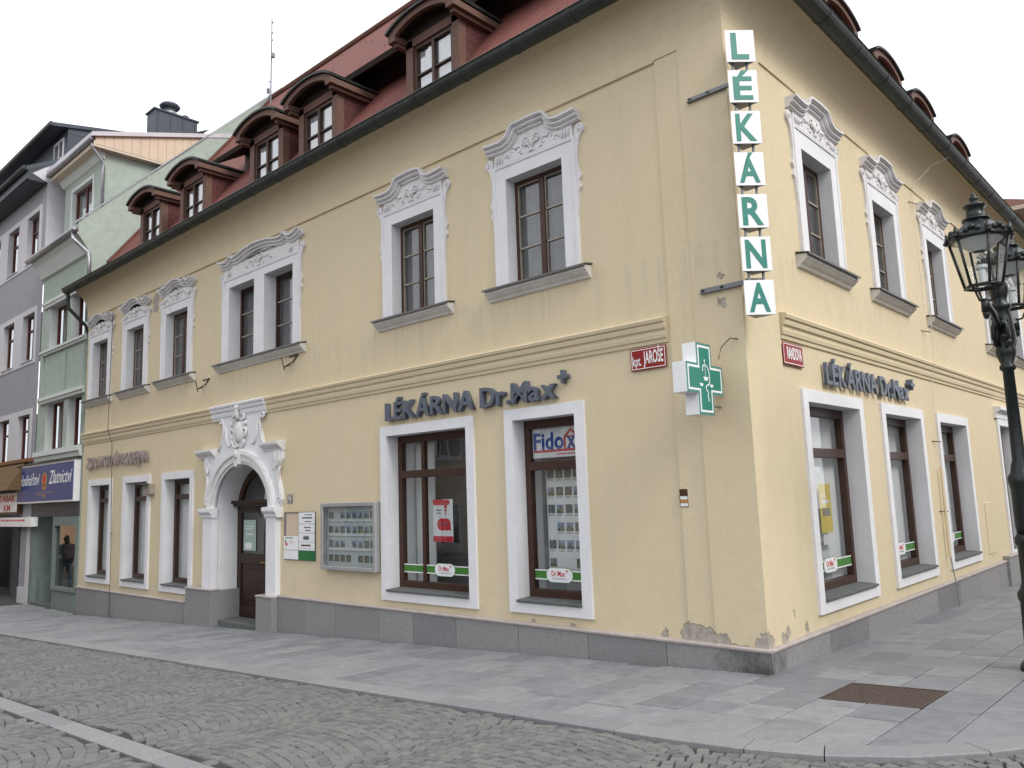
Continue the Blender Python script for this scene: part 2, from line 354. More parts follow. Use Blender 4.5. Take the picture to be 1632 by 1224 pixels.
def uvmap(o, fn):
    me = o.data; uv = me.uv_layers.new(name='uv')
    for l in me.loops: uv.data[l.index].uv = fn(me.vertices[l.vertex_index].co)
    return o

# ------------------------------------------------------------------ ground: street, pavement
KERB = [(-17.7, -2.57), (-12, -2.57), (-6, -2.57), (-2, -2.57), (0., -2.57), (.5, -2.56), (1., -2.52), (1.4, -2.44), (1.75, -2.3), (2.1, -2.03), (2.4, -1.68), (2.7, -1.2), (3.0, -.5), (3.3, .5), (3.7, 2.), (4.2, 4.), (5., 8.), (6., 14.)]
g = MB()
xs = [-70, -40, -17.7, 0, 20, 60]; ys = [-60, -20, 0, 20, 70]
for a, b in zip(xs, xs[1:]):
    for c, d in zip(ys, ys[1:]):
        g.add([(x, y, gz(x, y) - .075) for x, y in ((a, c), (b, c), (b, d), (a, d))], [(0, 1, 2, 3)])
struct(mk('ground', g, M['asphalt']))
road = MB(); rx = [-34, -17.7, 0, 6]
for a, b in zip(rx, rx[1:]):
    road.add([(x, y, gz(x, y) - .043) for x, y in ((a, -12.5), (b, -12.5), (b, -2.2), (a, -2.2))], [(0, 1, 2, 3)])
road_o = struct(mk('road', road, M['sand']))
pav = MB()
def padd(p, dz=-.028): pav.add([(x, y, gz(x, y) + dz) for x, y in p], [tuple(range(len(p)))])
padd([(-34, -2.45), (-17.7, -2.45), (-17.7, .2), (-34, .2)]); padd([(-17.7, -2.45), (0, -2.45), (0, .2), (-17.7, .2)])
padd([(0, -2.45), (1., -2.40), (1.75, -2.18), (2.4, -1.5), (2.9, -.4), (3.7, 2.2), (6., 14.), (6, 24), (0, 24)])
pav_o = struct(mk('pavement', pav, M['sand']))

def slab_mesh(w, l, h=.03, b=.006, q=None):
    """bevelled slab; q = optional (y at x0, y at x1) cut of the near edge"""
    y0a, y0b = q if q else (0, 0)
    P = [(0, y0a), (w, y0b), (w, l), (0, l)]; cx, cy = w / 2, (y0a + y0b) / 4 + l / 2
    def ins(p, k): return (p[0] + (k if p[0] < cx else -k), p[1] + (k if p[1] < cy else -k))
    m = MB(); vs = [(*ins(p, b), 0) for p in P] + [(*p, -b * .7) for p in P] + [(*p, -h) for p in P]
    return m.add(vs, [(0, 1, 2, 3)] + [(4 + i, 4 + (i + 1) % 4, (i + 1) % 4, i) for i in range(4)] + [(8 + i, 8 + (i + 1) % 4, 4 + (i + 1) % 4, 4 + i) for i in range(4)])
LENS = (.42, .5, .58, .66, .76)
SM = {l: slab_mesh(.384, l - .011).mesh('slab', M['slab']) for l in LENS}
def kin(x):      # inner kerb line
    pts = [(a, b + .25) for a, b in KERB[:5]] + [(.5, -2.31), (1., -2.27), (1.4, -2.17), (1.75, -2.03), (2.05, -1.78), (2.25, -1.5), (2.5, -1.05), (2.8, -.35), (3.1, .6), (3.5, 2.05), (4, 4.), (4.8, 8), (5.8, 14)]
    for (a, b), (c, d) in zip(pts, pts[1:]):
        if a <= x <= c: return b + (d - b) * (x - a) / (c - a)
    return -2.32
MAN = (.823, 1.604, -.84, -.10)
i0 = int((-22 - .03) / .395)
for i in range(i0, 9):
    x = .03 + .395 * i; xa = x + .0035; xb = xa + .384
    if xa > 3.2: break
    a, b = kin(xa), kin(xb); y = max(a, b) if x < 2 else b
    stop = -.07 if xb < .05 else (3.2 if x > 2.3 else 14.)
    if x < .03: stop = -.07
    first = True
    while y < stop - .12:
        l = random.choice(LENS)
        if first: l = random.choice(LENS[2:]) ; l = l if i % 2 else l - .16; l = min(LENS, key=lambda q: abs(q - l))
        e = y + l
        if xa < MAN[1] - .05 and xb > MAN[0] + .05 and y < MAN[3] and e > MAN[2]:
            if y < MAN[2] - .12: l = MAN[2] - y
            else: y = MAN[3] + .004; first = False; continue
        if y + l > stop: l = stop - y
        dz = random.uniform(-.002, .002)
        if l in SM and not (first and abs(a - b) > .004): me = SM[l]
        else: me = slab_mesh(.384, l - .011, q=(a - y, b - y) if first and abs(a - b) > .004 else None).mesh('slab', M['slab'])
        put('slab', me, pav_o, GM(xa, y, random.uniform(-.002, .002), dz))
        y += l; first = False
# kerb stones following the curve
def along(L, step):
    out = [L[0]]; need = step; px = L[0]
    for q in L[1:]:
        d = math.dist(px, q)
        while d >= need and d > 1e-6:
            t = need / d; px = (px[0] + (q[0] - px[0]) * t, px[1] + (q[1] - px[1]) * t); out.append(px); d = math.dist(px, q); need = step
        need -= d; px = q
    return out
KP = along([(-22, -2.57)] + KERB, .5)
def nrm(i):
    a, b = KP[max(0, i - 1)], KP[min(len(KP) - 1, i + 1)]; d = math.dist(a, b); return (-(b[1] - a[1]) / d, (b[0] - a[0]) / d)
i = 0
while i < len(KP) - 3:
    st = 2 if KP[i][0] < .3 else (2 if random.random() < .6 else 1)
    pts = KP[i:i + st + 1]; N = [nrm(i + k) for k in range(st + 1)]
    if pts[0][0] > 4: break
    A = [(p[0], p[1]) for p in pts]; B = [(p[0] + n[0] * .243, p[1] + n[1] * .243) for p, n in zip(pts, N)]
    def sh(p, q, k=.004):
        d = math.dist(p, q); return (p[0] + (q[0] - p[0]) * k / d, p[1] + (q[1] - p[1]) * k / d)
    A[0] = sh(A[0], A[1]); B[0] = sh(B[0], B[1]); A[-1] = sh(A[-1], A[-2]); B[-1] = sh(B[-1], B[-2])
    o = pts[0]; m = MB(); n = len(A); vs = []
    for p, q in zip(A, B):
        t = .008 / .243; pi = (p[0] + (q[0] - p[0]) * t, p[1] + (q[1] - p[1]) * t)
        for w, z in ((p, -.12), (p, -.006), (pi, .002), (q, .002), (q, -.05)): vs.append((w[0] - o[0], w[1] - o[1], gz(*w) - gz(*o) + z))
    fs = []
    for k in range(n - 1):
        for j in range(4): fs.append((k * 5 + j, (k + 1) * 5 + j, (k + 1) * 5 + j + 1, k * 5 + j + 1))
    fs += [(0, 1, 2, 3, 4), tuple(range(5 * n - 1, 5 * n - 6, -1))]
    m.add(vs, fs); mk('kerb_stone', m, M['kerb'], pav_o, T(o[0], o[1], gz(*o)))
    i += st
# drain strip of long pale stones in the setts
BAND = (-4.92, -4.72)
x = -16.
while x < 3.2:
    l = random.uniform(.8, 1.15); m = slab_mesh(l - .008, BAND[1] - BAND[0], .04, .006)
    mk('strip_stone', m, M['kerb'], road_o, GM(x, BAND[0], 0, -.022 + random.uniform(-.002, .002))); x += l
# setts laid in shallow segment arcs
def kerb_y(x):
    for (a, b), (c, d) in zip(KERB, KERB[1:]):
        if a <= x <= c: return b + (d - b) * (x - a) / (c - a)
    return -2.57
def sett(w, l):
    j = lambda s: random.uniform(-s, s) * .6
    c = [(-w / 2 + j(.009), -l / 2 + j(.009)), (w / 2 + j(.009), -l / 2 + j(.009)), (w / 2 + j(.009), l / 2 + j(.009)), (-w / 2 + j(.009), l / 2 + j(.009))]
    t = random.uniform(.87, .93); h = random.uniform(-.002, .002)
    vs = [(p[0] * t, p[1] * t, h + j(.002)) for p in c] + [(p[0] * .975, p[1] * .975, -.009) for p in c] + [(p[0], p[1], -.05) for p in c]
    return vs, [(0, 1, 2, 3)] + [(4 + i, 4 + (i + 1) % 4, (i + 1) % 4, i) for i in range(4)] + [(8 + i, 8 + (i + 1) % 4, 4 + (i + 1) % 4, 4 + i) for i in range(4)]
SETTS = [MB().add(*sett(.089, .085)).mesh('sett', M['cobble']) for k in range(24)]
W = 1.7; spots = []
cx_, cy_ = 3.622, -7.517
for r in range(-86, 78):
    y0 = -5. + r * .0885
    x = -17.5 + (r % 2) * .05
    while x < 4.2:
        w = random.uniform(.074, .098); x += w / 2
        t = ((x + 30) % W) / W * 2 - 1; y = y0 + .24 * (1 - t * t) + random.uniform(-.003, .003); sl = -.24 * 2 * t * 2 / W
        inwedge = (y + 2.67) > (x + 16.5) * (-3.6) / 12.5 - .9
        if y < kerb_y(x) - .052 and not (BAND[0] - .047 < y < BAND[1] + .047) and -9.5 < y and inwedge and not (x > -.5 and y < -7):
            spots.append((x, y, math.atan(sl), w))
        x += w / 2 + .004
def seen(x, y):
    P = camo.matrix_world.inverted() @ Vector((x, y, gz(x, y)))
    if P.z > -.3: return None
    return (816 - P.x / P.z * 1262.5, 612 + P.y / P.z * 1262.5)
big = []
for s in spots:
    q = seen(s[0], s[1])
    if q and -5 < q[0] < 1637 and q[1] < 1230: big.append((math.dist((s[0], s[1]), (cx_, cy_)), s))
big.sort(); near = {id(s) for d, s in big[:298]}
mass = MB()
for s in spots:
    x, y, a, w = s; dz = -.020 + random.uniform(-.004, .004)
    if id(s) in near:
        put('sett', random.choice(SETTS), road_o, GM(x, y, a + random.uniform(-.04, .04), dz) @ Matrix.Diagonal((w / .093, random.uniform(.93, 1.04), 1, 1)))
    else:
        vs, fs = sett(w, .085); G_ = GM(x, y, a + random.uniform(-.04, .04), dz); mass.add([G_ @ Vector(v) for v in vs], fs)
ms = mk('setts', mass, M['cobble_far'], road_o); ms['kind'] = 'stuff'
# rusty access cover
mh = MB(); w, l = MAN[1] - MAN[0], MAN[3] - MAN[2]; mh.box(.012, w - .012, .012, l - .012, -.03, -.006)
mho = mk('access_cover', mh, M['rust'], None, GM(MAN[0], MAN[2], 0, .003), bevel=.003)
fr = MB(); fr.ring((0, w, 0, l), (.02, w - .02, .02, l - .02), -.03, -.001); mk('cover_frame', fr, M['rust'], mho, GM(MAN[0], MAN[2], 0, .003))
tr = MB()
for i in range(22):
    for j in range(22):
        a = .035 + i * (w - .07) / 21; b = .035 + j * (l - .07) / 21; s = .010
        e = (s, s * .35) if (i + j) % 2 else (s * .35, s)
        tr.box(a - e[0], a + e[0], b - e[1], b + e[1], -.007, -.0025)
to = mk('tread', tr, M['rust'], mho, GM(MAN[0], MAN[2], 0, .003)); to['kind'] = 'stuff'
tag(mho, 'rusty brown square access cover set in the grey paving slabs', 'manhole cover')

# ------------------------------------------------------------------ the yellow corner house
B = empty('corner_house'); tag(B, 'yellow corner house with white window surrounds, red roof and dormers', 'building')
UW = [(-17.17, .68, 'b'), (-15.07, .68, 'b'), (-12.93, .72, 'b'), (-5.13, .69, 'a'), (-2.72, .69, 'a')]     # upper windows, left front: centre, half width
RW = [(2.34, .69), (4.89, .69), (7.6, .69), (11.7, .69), (14.1, .69)]
GWL = [(-17.6, -16.13, .04, 2.50), (-15.5, -14.03, .04, 2.50), (-13.45, -12.0, .04, 2.50), (-5.95, -3.95, .33, 2.87), (-3.375, -2.075, .345, 2.88)]
GWR = [(1.27, 3.20, .38, 2.88), (3.92, 5.84, .38, 2.88), (6.6, 8.55, .38, 2.88), (10.95, 12.5, .27, 3.0)]
TR = .145
hl = [(c - h + .21, c + h - .21, 4.53, 5.97) for c, h, k in UW] + [(-10.65, -9.70, 4.53, 6.0), (-9.34, -8.38, 4.53, 6.0)] + [(a + TR, b - TR, c + TR - .015, d - TR) for a, b, c, d in GWL] + [(-11.03, -9.09, -1.5, 2.58)]
hr = [(c - h + .21, c + h - .21, 4.53, 5.92) for c, h in RW] + [(a + TR, b - TR, c + TR - .015, d - TR) for a, b, c, d in GWR]
wl = MB().holes(-18.1, -.84, -1.6, 6.67, hl, 0)
wl.holes(-.84, -.53, -1.6, 6.69, [], .018); wl.holes(-.53, .032, -1.6, 6.69, [], .032)
wl.add([(-.84, -1.6, 0), (-.84, -1.6, .018), (-.84, 6.67, .018), (-.84, 6.67, 0)], [(0, 1, 2, 3)]); wl.add([(-.53, -1.6, .018), (-.53, -1.6, .032), (-.53, 6.69, .032), (-.53, 6.69, .018)], [(0, 1, 2, 3)])
wl.add([(-18.1, 6.67, 0), (-.84, 6.67, 0), (-.84, 6.67, .032), (-18.1, 6.67, .032)], [(0, 1, 2, 3)])
wl.add([(-.84, 6.69, .018), (-.53, 6.69, .018), (-.53, 6.69, .032), (-.84, 6.69, .032)], [(0, 1, 2, 3)])
wl.add([(-18.1, 6.67, .032), (-.84, 6.67, .032), (-.84, 6.84, .032), (-18.1, 6.84, .032)], [(0, 1, 2, 3)]); wl.add([(-.84, 6.69, .032), (.032, 6.69, .032), (.032, 6.84, .032), (-.84, 6.84, .032)], [(0, 1, 2, 3)])
mk('front_wall', wl, M['wall'], B, FL)
wr = MB().holes(.83, 16, -1.6, 6.67, hr, .012)
wr.holes(-.032, .83, -1.6, 6.67, [], .032); wr.add([(.83, -1.6, .012), (.83, -1.6, .032), (.83, 6.67, .032), (.83, 6.67, .012)], [(0, 1, 2, 3)])
wr.add([(.83, 6.67, .012), (16, 6.67, .012), (16, 6.67, .032), (.83, 6.67, .032)], [(0, 1, 2, 3)]); wr.holes(-.032, 16, 6.67, 6.84, [], .032)
mk('side_wall', wr, M['wall'], B, FR)
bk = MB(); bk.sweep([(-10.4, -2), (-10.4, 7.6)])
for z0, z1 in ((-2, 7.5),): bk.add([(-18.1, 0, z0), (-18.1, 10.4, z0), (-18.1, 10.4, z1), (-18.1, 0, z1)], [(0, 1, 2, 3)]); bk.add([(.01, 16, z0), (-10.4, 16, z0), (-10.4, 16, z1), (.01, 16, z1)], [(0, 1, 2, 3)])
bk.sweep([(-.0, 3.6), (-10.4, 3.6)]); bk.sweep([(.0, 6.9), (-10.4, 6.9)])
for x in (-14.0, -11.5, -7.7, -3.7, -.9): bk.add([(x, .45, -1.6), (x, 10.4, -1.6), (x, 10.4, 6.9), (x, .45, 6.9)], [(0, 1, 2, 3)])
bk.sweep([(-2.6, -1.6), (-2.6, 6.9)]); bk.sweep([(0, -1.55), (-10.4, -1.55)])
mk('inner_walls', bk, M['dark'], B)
cove = [(.032, 6.84), (.042, 6.92), (.065, 7.00), (.10, 7.09), (.15, 7.18), (.21, 7.26), (.28, 7.33), (.35, 7.38), (.40, 7.40), (.40, 7.44)]
mk('cove_cornice', MB().sweep(cove), M['wall'], B, smooth=True)
gut = [(.635, 7.435), (.645, 7.42), (.625, 7.415)] + [(.51 + .12 * math.cos(R(a)), 7.42 + .12 * math.sin(R(a))) for a in range(-5, -190, -20)] + [(.392, 7.46)]
go = mk('gutter', MB().sweep(gut, x0=-18.25), M['gutter'], B, smooth=True)
arcp = [(.51 + .126 * math.cos(R(a)), 7.42 + .126 * math.sin(R(a))) for a in range(5, -190, -15)]
BRK = MB().extr(arcp + [(p[0], p[1] + .008) for p in arcp[::-1]], 0, .03).mesh('gutter_bracket', M['gutter'])
for x in [-17.4 + .93 * k for k in range(19)]:
    put('gutter_bracket', BRK, go, FL @ T(x, 0, 0))
for y in [.6 + 1.05 * k for k in range(14)]: put('gutter_bracket', BRK, go, FR @ T(y, 0, 0))
ge = MB().prism([(p[0], p[1]) for p in [(.63, 7.46)] + gut[3:]], 0, .01); mk('gutter_end', ge, M['gutter'], go, Matrix(((0, 0, 1, -18.26), (-1, 0, 0, 0), (0, 1, 0, 0), (0, 0, 0, 1))))
# roof
RF = [(.47, 7.47), (-.4, 8.27), (-5.2, 14.65)]
rf = uvmap(mk('roof', MB().sweep(RF), M['tile'], B), lambda c: ((c.x - c.y) , math.hypot(0, c.z) * 1.25))
mk('roof_back', MB().sweep([(-5.2, 14.65), (-10.4, 7.6)]), M['roofbrown'], rf)
gb = MB(); gb.add([(-18.1, -.45, 7.47), (-18.1, .4, 8.27), (-18.1, 5.2, 14.65), (-18.1, 10.4, 7.6)], [(0, 1, 2, 3)]); gb.add([(.45, 16, 7.47), (-.4, 16, 8.27), (-5.2, 16, 14.65), (-10.4, 16, 7.6)], [(0, 1, 2, 3)])
mk('gable', gb, M['cream'], rf)
vg = MB(); vg.tube([(-18.06, .4, 8.30), (-18.06, 5.2, 14.70)], .05, 6); vg.tube([(-18.1, 5.2, 14.70), (-5.2, 5.2, 14.70)], .09, 8); vg.tube([(-5.2, 5.2, 14.7), (-.4, .4, 8.33), (.47, -.47, 7.53)], .09, 8)
mk('ridge_tiles', vg, M['roofbrown'], rf)
# low shed roof between the dormers
sh_ = MB(); xa, xb = -12.75, -2.2
sh_.add([(xa, .62, 9.5), (xb, .62, 9.5), (xb, 2.45, 10.97), (xa, 2.45, 10.97)], [(0, 1, 2, 3)])
so = uvmap(mk('shed_roof', sh_, M['tile'], B), lambda c: (c.x, c.z * 1.6))
s2 = MB(); s2.add([(xa, .62, 9.5), (xb, .62, 9.5), (xb, .66, 9.42), (xa, .66, 9.42)], [(0, 1, 2, 3)], 0)
s2.add([(xa, .66, 9.42), (xb, .66, 9.42), (xb, 1.6, 10.0), (xa, 1.6, 10.0)], [(0, 1, 2, 3)], 0); s2.add([(xa, .62, 9.5), (xa, 2.45, 10.97), (xa, 2.45, 10.8), (xa, .66, 9.42)], [(0, 1, 2, 3)], 0)
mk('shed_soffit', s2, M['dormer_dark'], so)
s3 = MB().box(xa + .02, xb, 1.40, 1.46, 9.5, 9.88); mk('wall_plate', s3, M['dormer'], so)
hk = MB()
for k in range(60):
    t = random.uniform(.06, .95); x = random.uniform(-17.5, -4); y = .4 + 4.8 * t; z = 8.27 + 6.38 * t
    hk.tube([(x, y, z), (x, y - .03, z + .10)], .008, 4)
h_ = mk('snow_hooks', hk, M['cable'], rf); h_['kind'] = 'stuff'
# dormers
DC = {}
def dormer(uc, F, off):
    Mx = F @ T(uc, 0, -off)
    if not DC:
        b = MB(); H = 9.10
        for s in (-1, 1):
            b.box(min(s * .62, s * .46), max(s * .62, s * .46), 7.7, H, -.14, 0)
        b.box(-.62, .62, 8.98, H + .02, -.14, .0)
        DC['body'] = b.mesh('dormer', M['dormer'])
        for s, kk in ((-1, 'sideL'), (1, 'sideR')):
            me = DC[kk] = MB().box(min(s * .62, s * .56), max(s * .62, s * .56), 7.7, H + .02, -1.6, -.141).mesh('side_cladding', M['shingle'])
            uv = me.uv_layers.new(name='uv')
            for l in me.loops: c = me.vertices[l.vertex_index].co; uv.data[l.index].uv = (c.z, c.y)
        A = [(.80 * math.sin(R(t)) / math.sin(R(58)), 9.22 + (.19) * (math.cos(R(t)) - math.cos(R(58))) / (1 - math.cos(R(58)))) for t in range(-58, 59, 8)] ; A.append((.80, 9.22))
        Bb = [(u * .98, v - .04) for u, v in A]
        r = MB().strip(A, Bb, -1.9, .30); DC['roof'] = r.mesh('dormer_roof', M['gutter'])
        f = MB(); C0 = [(u * .95, v - .042) for u, v in A]; C1 = [(u * .83, v - .135) for u, v in A]
        f.strip(C0, C1, .18, .25)
        for s in (-1, 1):
            f.box(min(s * .77, s * .60), max(s * .77, s * .60), 9.05, 9.155, -1.5, .252); f.box(min(s * .71, s * .62), max(s * .71, s * .62), 8.99, 9.048, -1.45, .18)
        DC['fascia'] = f.mesh('fascia', M['dormer'])
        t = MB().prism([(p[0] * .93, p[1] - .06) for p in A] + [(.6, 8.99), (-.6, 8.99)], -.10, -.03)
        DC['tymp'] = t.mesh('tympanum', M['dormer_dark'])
        fr = MB(); fr.ring((-.46, .46, 7.8, 8.98), (-.40, .40, 7.9, 8.92), -.13, -.03); fr.box(-.028, .028, 7.9, 8.92, -.12, -.02); fr.box(-.40, .40, 8.46, 8.485, -.11, -.04)
        DC['frame'] = fr.mesh('window_frame', M['wood'])
        for nm, (a, c, e, g_) in dict(p1=(-.40, -.03, 8.485, 8.92), p2=(.03, .40, 8.485, 8.92), p3=(-.40, -.03, 7.9, 8.46), p4=(.03, .40, 7.9, 8.46)).items():
            DC[nm] = MB().pane(a, c, e, g_, -.08, -.075).mesh('pane', M['glass_sky'])
        cu = MB(); n = 26; pts = [(-.40 + .80 * i / n, .015 * math.sin(i * 1.9)) for i in range(n + 1)]
        for (a, z0), (c, z1) in zip(pts, pts[1:]): cu.add([(a, 7.9, -.115 + z0), (c, 7.9, -.115 + z1), (c, 8.90, -.115 + z1), (a, 8.90, -.115 + z0)], [(0, 1, 2, 3)])
        DC['curtain'] = cu.mesh('curtain', M['curtain_white'])
    d = put('dormer', DC['body'], B, Mx)
    for k, nm in (('sideL', 'side_cladding'), ('sideR', 'side_cladding'), ('roof', 'dormer_roof'), ('fascia', 'fascia'), ('tymp', 'tympanum'), ('frame', 'window_frame'), ('p1', 'pane'), ('p2', 'pane'), ('p3', 'pane'), ('p4', 'pane'), ('curtain', 'curtain')):
        put(nm, DC[k], d, Mx)
for c in (-15.17, -13.0, -9.89, -8.1, -4.97): dormer(c, FL, .30)
for c in (2.6, 5.1, 7.45, 9.6, 12.5): dormer(c, FR @ T(0, .22, 0), .60)

# ------------------------------------------------------------------ upper windows
def offs(path, k):
    out = []
    for i, p in enumerate(path):
        a, b = path[max(0, i - 1)], path[min(len(path) - 1, i + 1)]; d = math.dist(a, b)
        n = (-(b[1] - a[1]) / d, (b[0] - a[0]) / d); out.append((p[0] + n[0] * k, p[1] + n[1] * k))
    return out
def smooth_path(P, n=4):
    out = []
    for i in range(len(P) - 1):
        p0, p1, p2, p3 = P[max(0, i - 1)], P[i], P[i + 1], P[min(len(P) - 1, i + 2)]
        for k in range(n):
            t = k / n
            out.append(tuple(.5 * (2 * p1[j] + (-p0[j] + p2[j]) * t + (2 * p0[j] - 5 * p1[j] + 4 * p2[j] - p3[j]) * t * t + (-p0[j] + 3 * p1[j] - 3 * p2[j] + p3[j]) * t ** 3) for j in range(2)))
    return out + [P[-1]]
PA = smooth_path([(-.78, 6.50), (-.6, 6.485), (-.47, 6.485), (-.38, 6.52), (-.32, 6.60), (-.26, 6.645), (-.12, 6.655), (0, 6.66), (.12, 6.655), (.26, 6.645), (.32, 6.60), (.38, 6.52), (.47, 6.485), (.6, 6.485), (.78, 6.50)])
def pb(h):
    k = h / 1.36
    return smooth_path([(-1.38 * k, 6.58), (-1.27 * k, 6.53), (-1.1 * k, 6.51), (-.98 * k, 6.58), (-.93 * k, 6.63), (-.86 * k, 6.555), (-.7 * k, 6.56), (-.4 * k, 6.62), (-.15 * k, 6.645), (0, 6.65), (.15 * k, 6.645), (.4 * k, 6.62), (.7 * k, 6.56), (.86 * k, 6.555), (.93 * k, 6.63), (.98 * k, 6.58), (1.1 * k, 6.51), (1.27 * k, 6.53), (1.38 * k, 6.58)], 3)
def pediment(path, h, foot):
    m = MB()
    for a, b, d in ((0, -.03, .15), (-.03, -.042, .13), (-.042, -.08, .105), (-.08, -.092, .09), (-.092, -.125, .065), (-.125, -.138, .05)):
        m.strip(offs(path, a), offs(path, b), 0, d)
    low = offs(path, -.13); m.prism([(u, v) for u, v in low if abs(u) <= h] + [(h, foot), (-h, foot)], 0, .036)
    m.box(-h + .05, h - .05, foot - .005, foot + .028, 0, .05)
    return m
def relief(h, foot):
    m = MB(); y = foot + .15
    for s in (-1, 1):
        for (cx, cy, r0, a0, a1, rr) in ((.10, y + .06, .07, 200, -60, .014), (.22, y - .02, .06, 20, 290, .012), (.33, y + .01, .05, 180, -80, .012), (.05, y - .07, .055, 100, 330, .012), (.42, y - .06, .045, 0, 260, .011), (.16, y - .11, .04, 40, 300, .010)):
            k = min(1, h / .7); pts = []
            for i in range(9):
                t = i / 8; a = R(a0 + (a1 - a0) * t); r = r0 * (1 - .55 * t); pts.append((s * (cx * k + r * math.cos(a)), cy + r * math.sin(a), .040))
            m.tube(pts, [rr * (1.2 - .6 * i / 8) for i in range(9)], 5)
        for i in range(3): m.tube([(s * (h - .08 - .05 * i), y - .12, .038), (s * (h - .07 - .05 * i), y - .05, .05), (s * (h - .075 - .05 * i), y + .0, .038)], .012, 5)
        for i in range(5): m.tube([(s * .02, y - .06 + .02 * i, .04), (s * (.05 + .02 * i), y + .01 + .03 * (i % 3), .055), (s * (.10 + .015 * i), y + .06 - .01 * i, .04)], [.012, .016, .004], 5)
    m.blob((0, y + .03, .04), (.035, .07, .03)); m.blob((0, y - .08, .04), (.03, .04, .03)); return m
def ears(h, s):
    m = MB()
    if 1:
        c = (h + .075, 6.26); out = arc(c[0], c[1], .072, .07, 200, -70, 9)
        poly = [(h, 6.33)] + [p for p in out if p[0] >= h] + [(h + .055, 6.12), (h + .035, 6.0), (h + .03, 5.86), (h + .05, 5.72), (h + .075, 5.66), (h + .06, 5.63), (h + .035, 5.60), (h + .05, 5.55), (h + .065, 5.51), (h + .03, 5.47), (h + .015, 5.3), (h, 5.15)]
        m.prism([(s * u, v) for u, v in poly], 0, .035)
        m.tube([(s * (c[0] + (.05 - .004 * i) * math.cos(R(90 - 36 * i))), c[1] + (.05 - .004 * i) * math.sin(R(90 - 36 * i)), .036) for i in range(10)], .012, 5)
        m.blob((s * c[0], c[1], .036), (.018, .018, .02))
    return m
def sill(h):
    m = MB(); m.extr([(0, 4.34), (.035, 4.35), (.05, 4.375), (.085, 4.40), (.115, 4.43), (.13, 4.44), (.13, 4.485), (0, 4.50)], -h, h); return m
UC = {}
def upper(uc, h, F, kind, top=5.97):
    Mx = F @ T(uc, 0, .012 if F is FR else 0); key = (round(h, 2), kind, top)
    i = h - .21
    if key not in UC:
        D = UC[key] = {}
        w = MB().ring((-h, h, 4.515, 6.17), (-i, i, 4.515, top), 0, .034)
        w.ring((-h - .012, h + .012, 4.515, 6.182), (-h + .028, h - .028, 4.515, 6.145), 0, .048)
        w.box(-i - .002, -i + .0, 4.52, top, -.30, -.0005); w.box(i, i + .002, 4.52, top, -.30, -.0005); w.box(-i, i, top, top + .002, -.30, -.0005); w.box(-i, i, 4.51, 4.522, -.30, .03)
        D['surround'] = w.mesh('window', M['white'])
        P = PA if kind == 'a' else pb(h + .04)
        D['pediment'] = pediment([(u * h / .69, v) for u, v in P] if kind == 'a' else P, h, 6.17).mesh('pediment', M['stucco_white'])
        D['relief'] = relief(h, 6.17).mesh('relief', M['stucco_white'], True)
        D['earL'] = ears(h + .012, -1).mesh('side_scroll', M['stucco_white']); D['earR'] = ears(h + .012, 1).mesh('side_scroll', M['stucco_white'])
        D['sill'] = sill(h + .15).mesh('sill', M['sill'])
        D['sill_sheet'] = MB().extr([(-.28, 4.535), (.0, 4.516), (.15, 4.488), (.155, 4.472), (.165, 4.472), (.16, 4.50), (0, 4.527), (-.28, 4.545)], -h - .17, h + .17).mesh('sill_sheet', M['tin'])
        f = MB().ring((-i, i, 4.53, top), (-i + .05, i - .05, 4.59, top - .06), -.23, -.145)
        f.box(-.04, .04, 4.59, top - .06, -.22, -.13)
        D['frame'] = f.mesh('window_frame', M['wood_red'])
        hh = (top - .06 - 4.59) / 3; bars = MB()
        for s in (-1, 1):
            a, b = (s * .04, s * (i - .05)); a, b = min(a, b), max(a, b)
            bars.ring((a, b, 4.59, top - .06), (a + .012, b - .012, 4.602, top - .072), -.195, -.152)
            for k in (1, 2): bars.box(a, b, 4.59 + hh * k - .011, 4.59 + hh * k + .011, -.192, -.152)
        D['bars'] = bars.mesh('glazing_bars', M['putty'])
        D['panes'] = [MB().pane(min(s * .045, s * (i - .055)), max(s * .045, s * (i - .055)), 4.59 + hh * k + .005, 4.59 + hh * (k + 1) - .005, -.176, -.172).mesh('pane', M['glass']) for s in (-1, 1) for k in range(3)]
        cu = MB(); n = 40
        pts = [(-i + 2 * i * j / n, .018 * math.sin(j * 1.7) + .008 * math.sin(j * .6)) for j in range(n + 1)]
        for (a, z0), (b, z1) in zip(pts, pts[1:]): cu.add([(a, 4.55, -.27 + z0), (b, 4.55, -.27 + z1), (b, top, -.27 + z1), (a, top, -.27 + z0)], [(0, 1, 2, 3)])
        D['curtain'] = cu.mesh('curtain', M['curtain'])
    D = UC[key]; w = put('window', D['surround'], B, Mx, bevel=.004)
    for k, nm in (('pediment', 'pediment'), ('relief', 'relief'), ('earL', 'side_scroll'), ('earR', 'side_scroll'), ('sill', 'sill'), ('sill_sheet', 'sill_sheet'), ('frame', 'window_frame'), ('bars', 'glazing_bars'), ('curtain', 'curtain')): put(nm, D[k], w, Mx)
    for p in D['panes']: put('pane', p, w, Mx)
for c, h, k in UW: upper(c, h, FL, k)
for c, h in RW: upper(c, h, FR, 'a', 5.92)
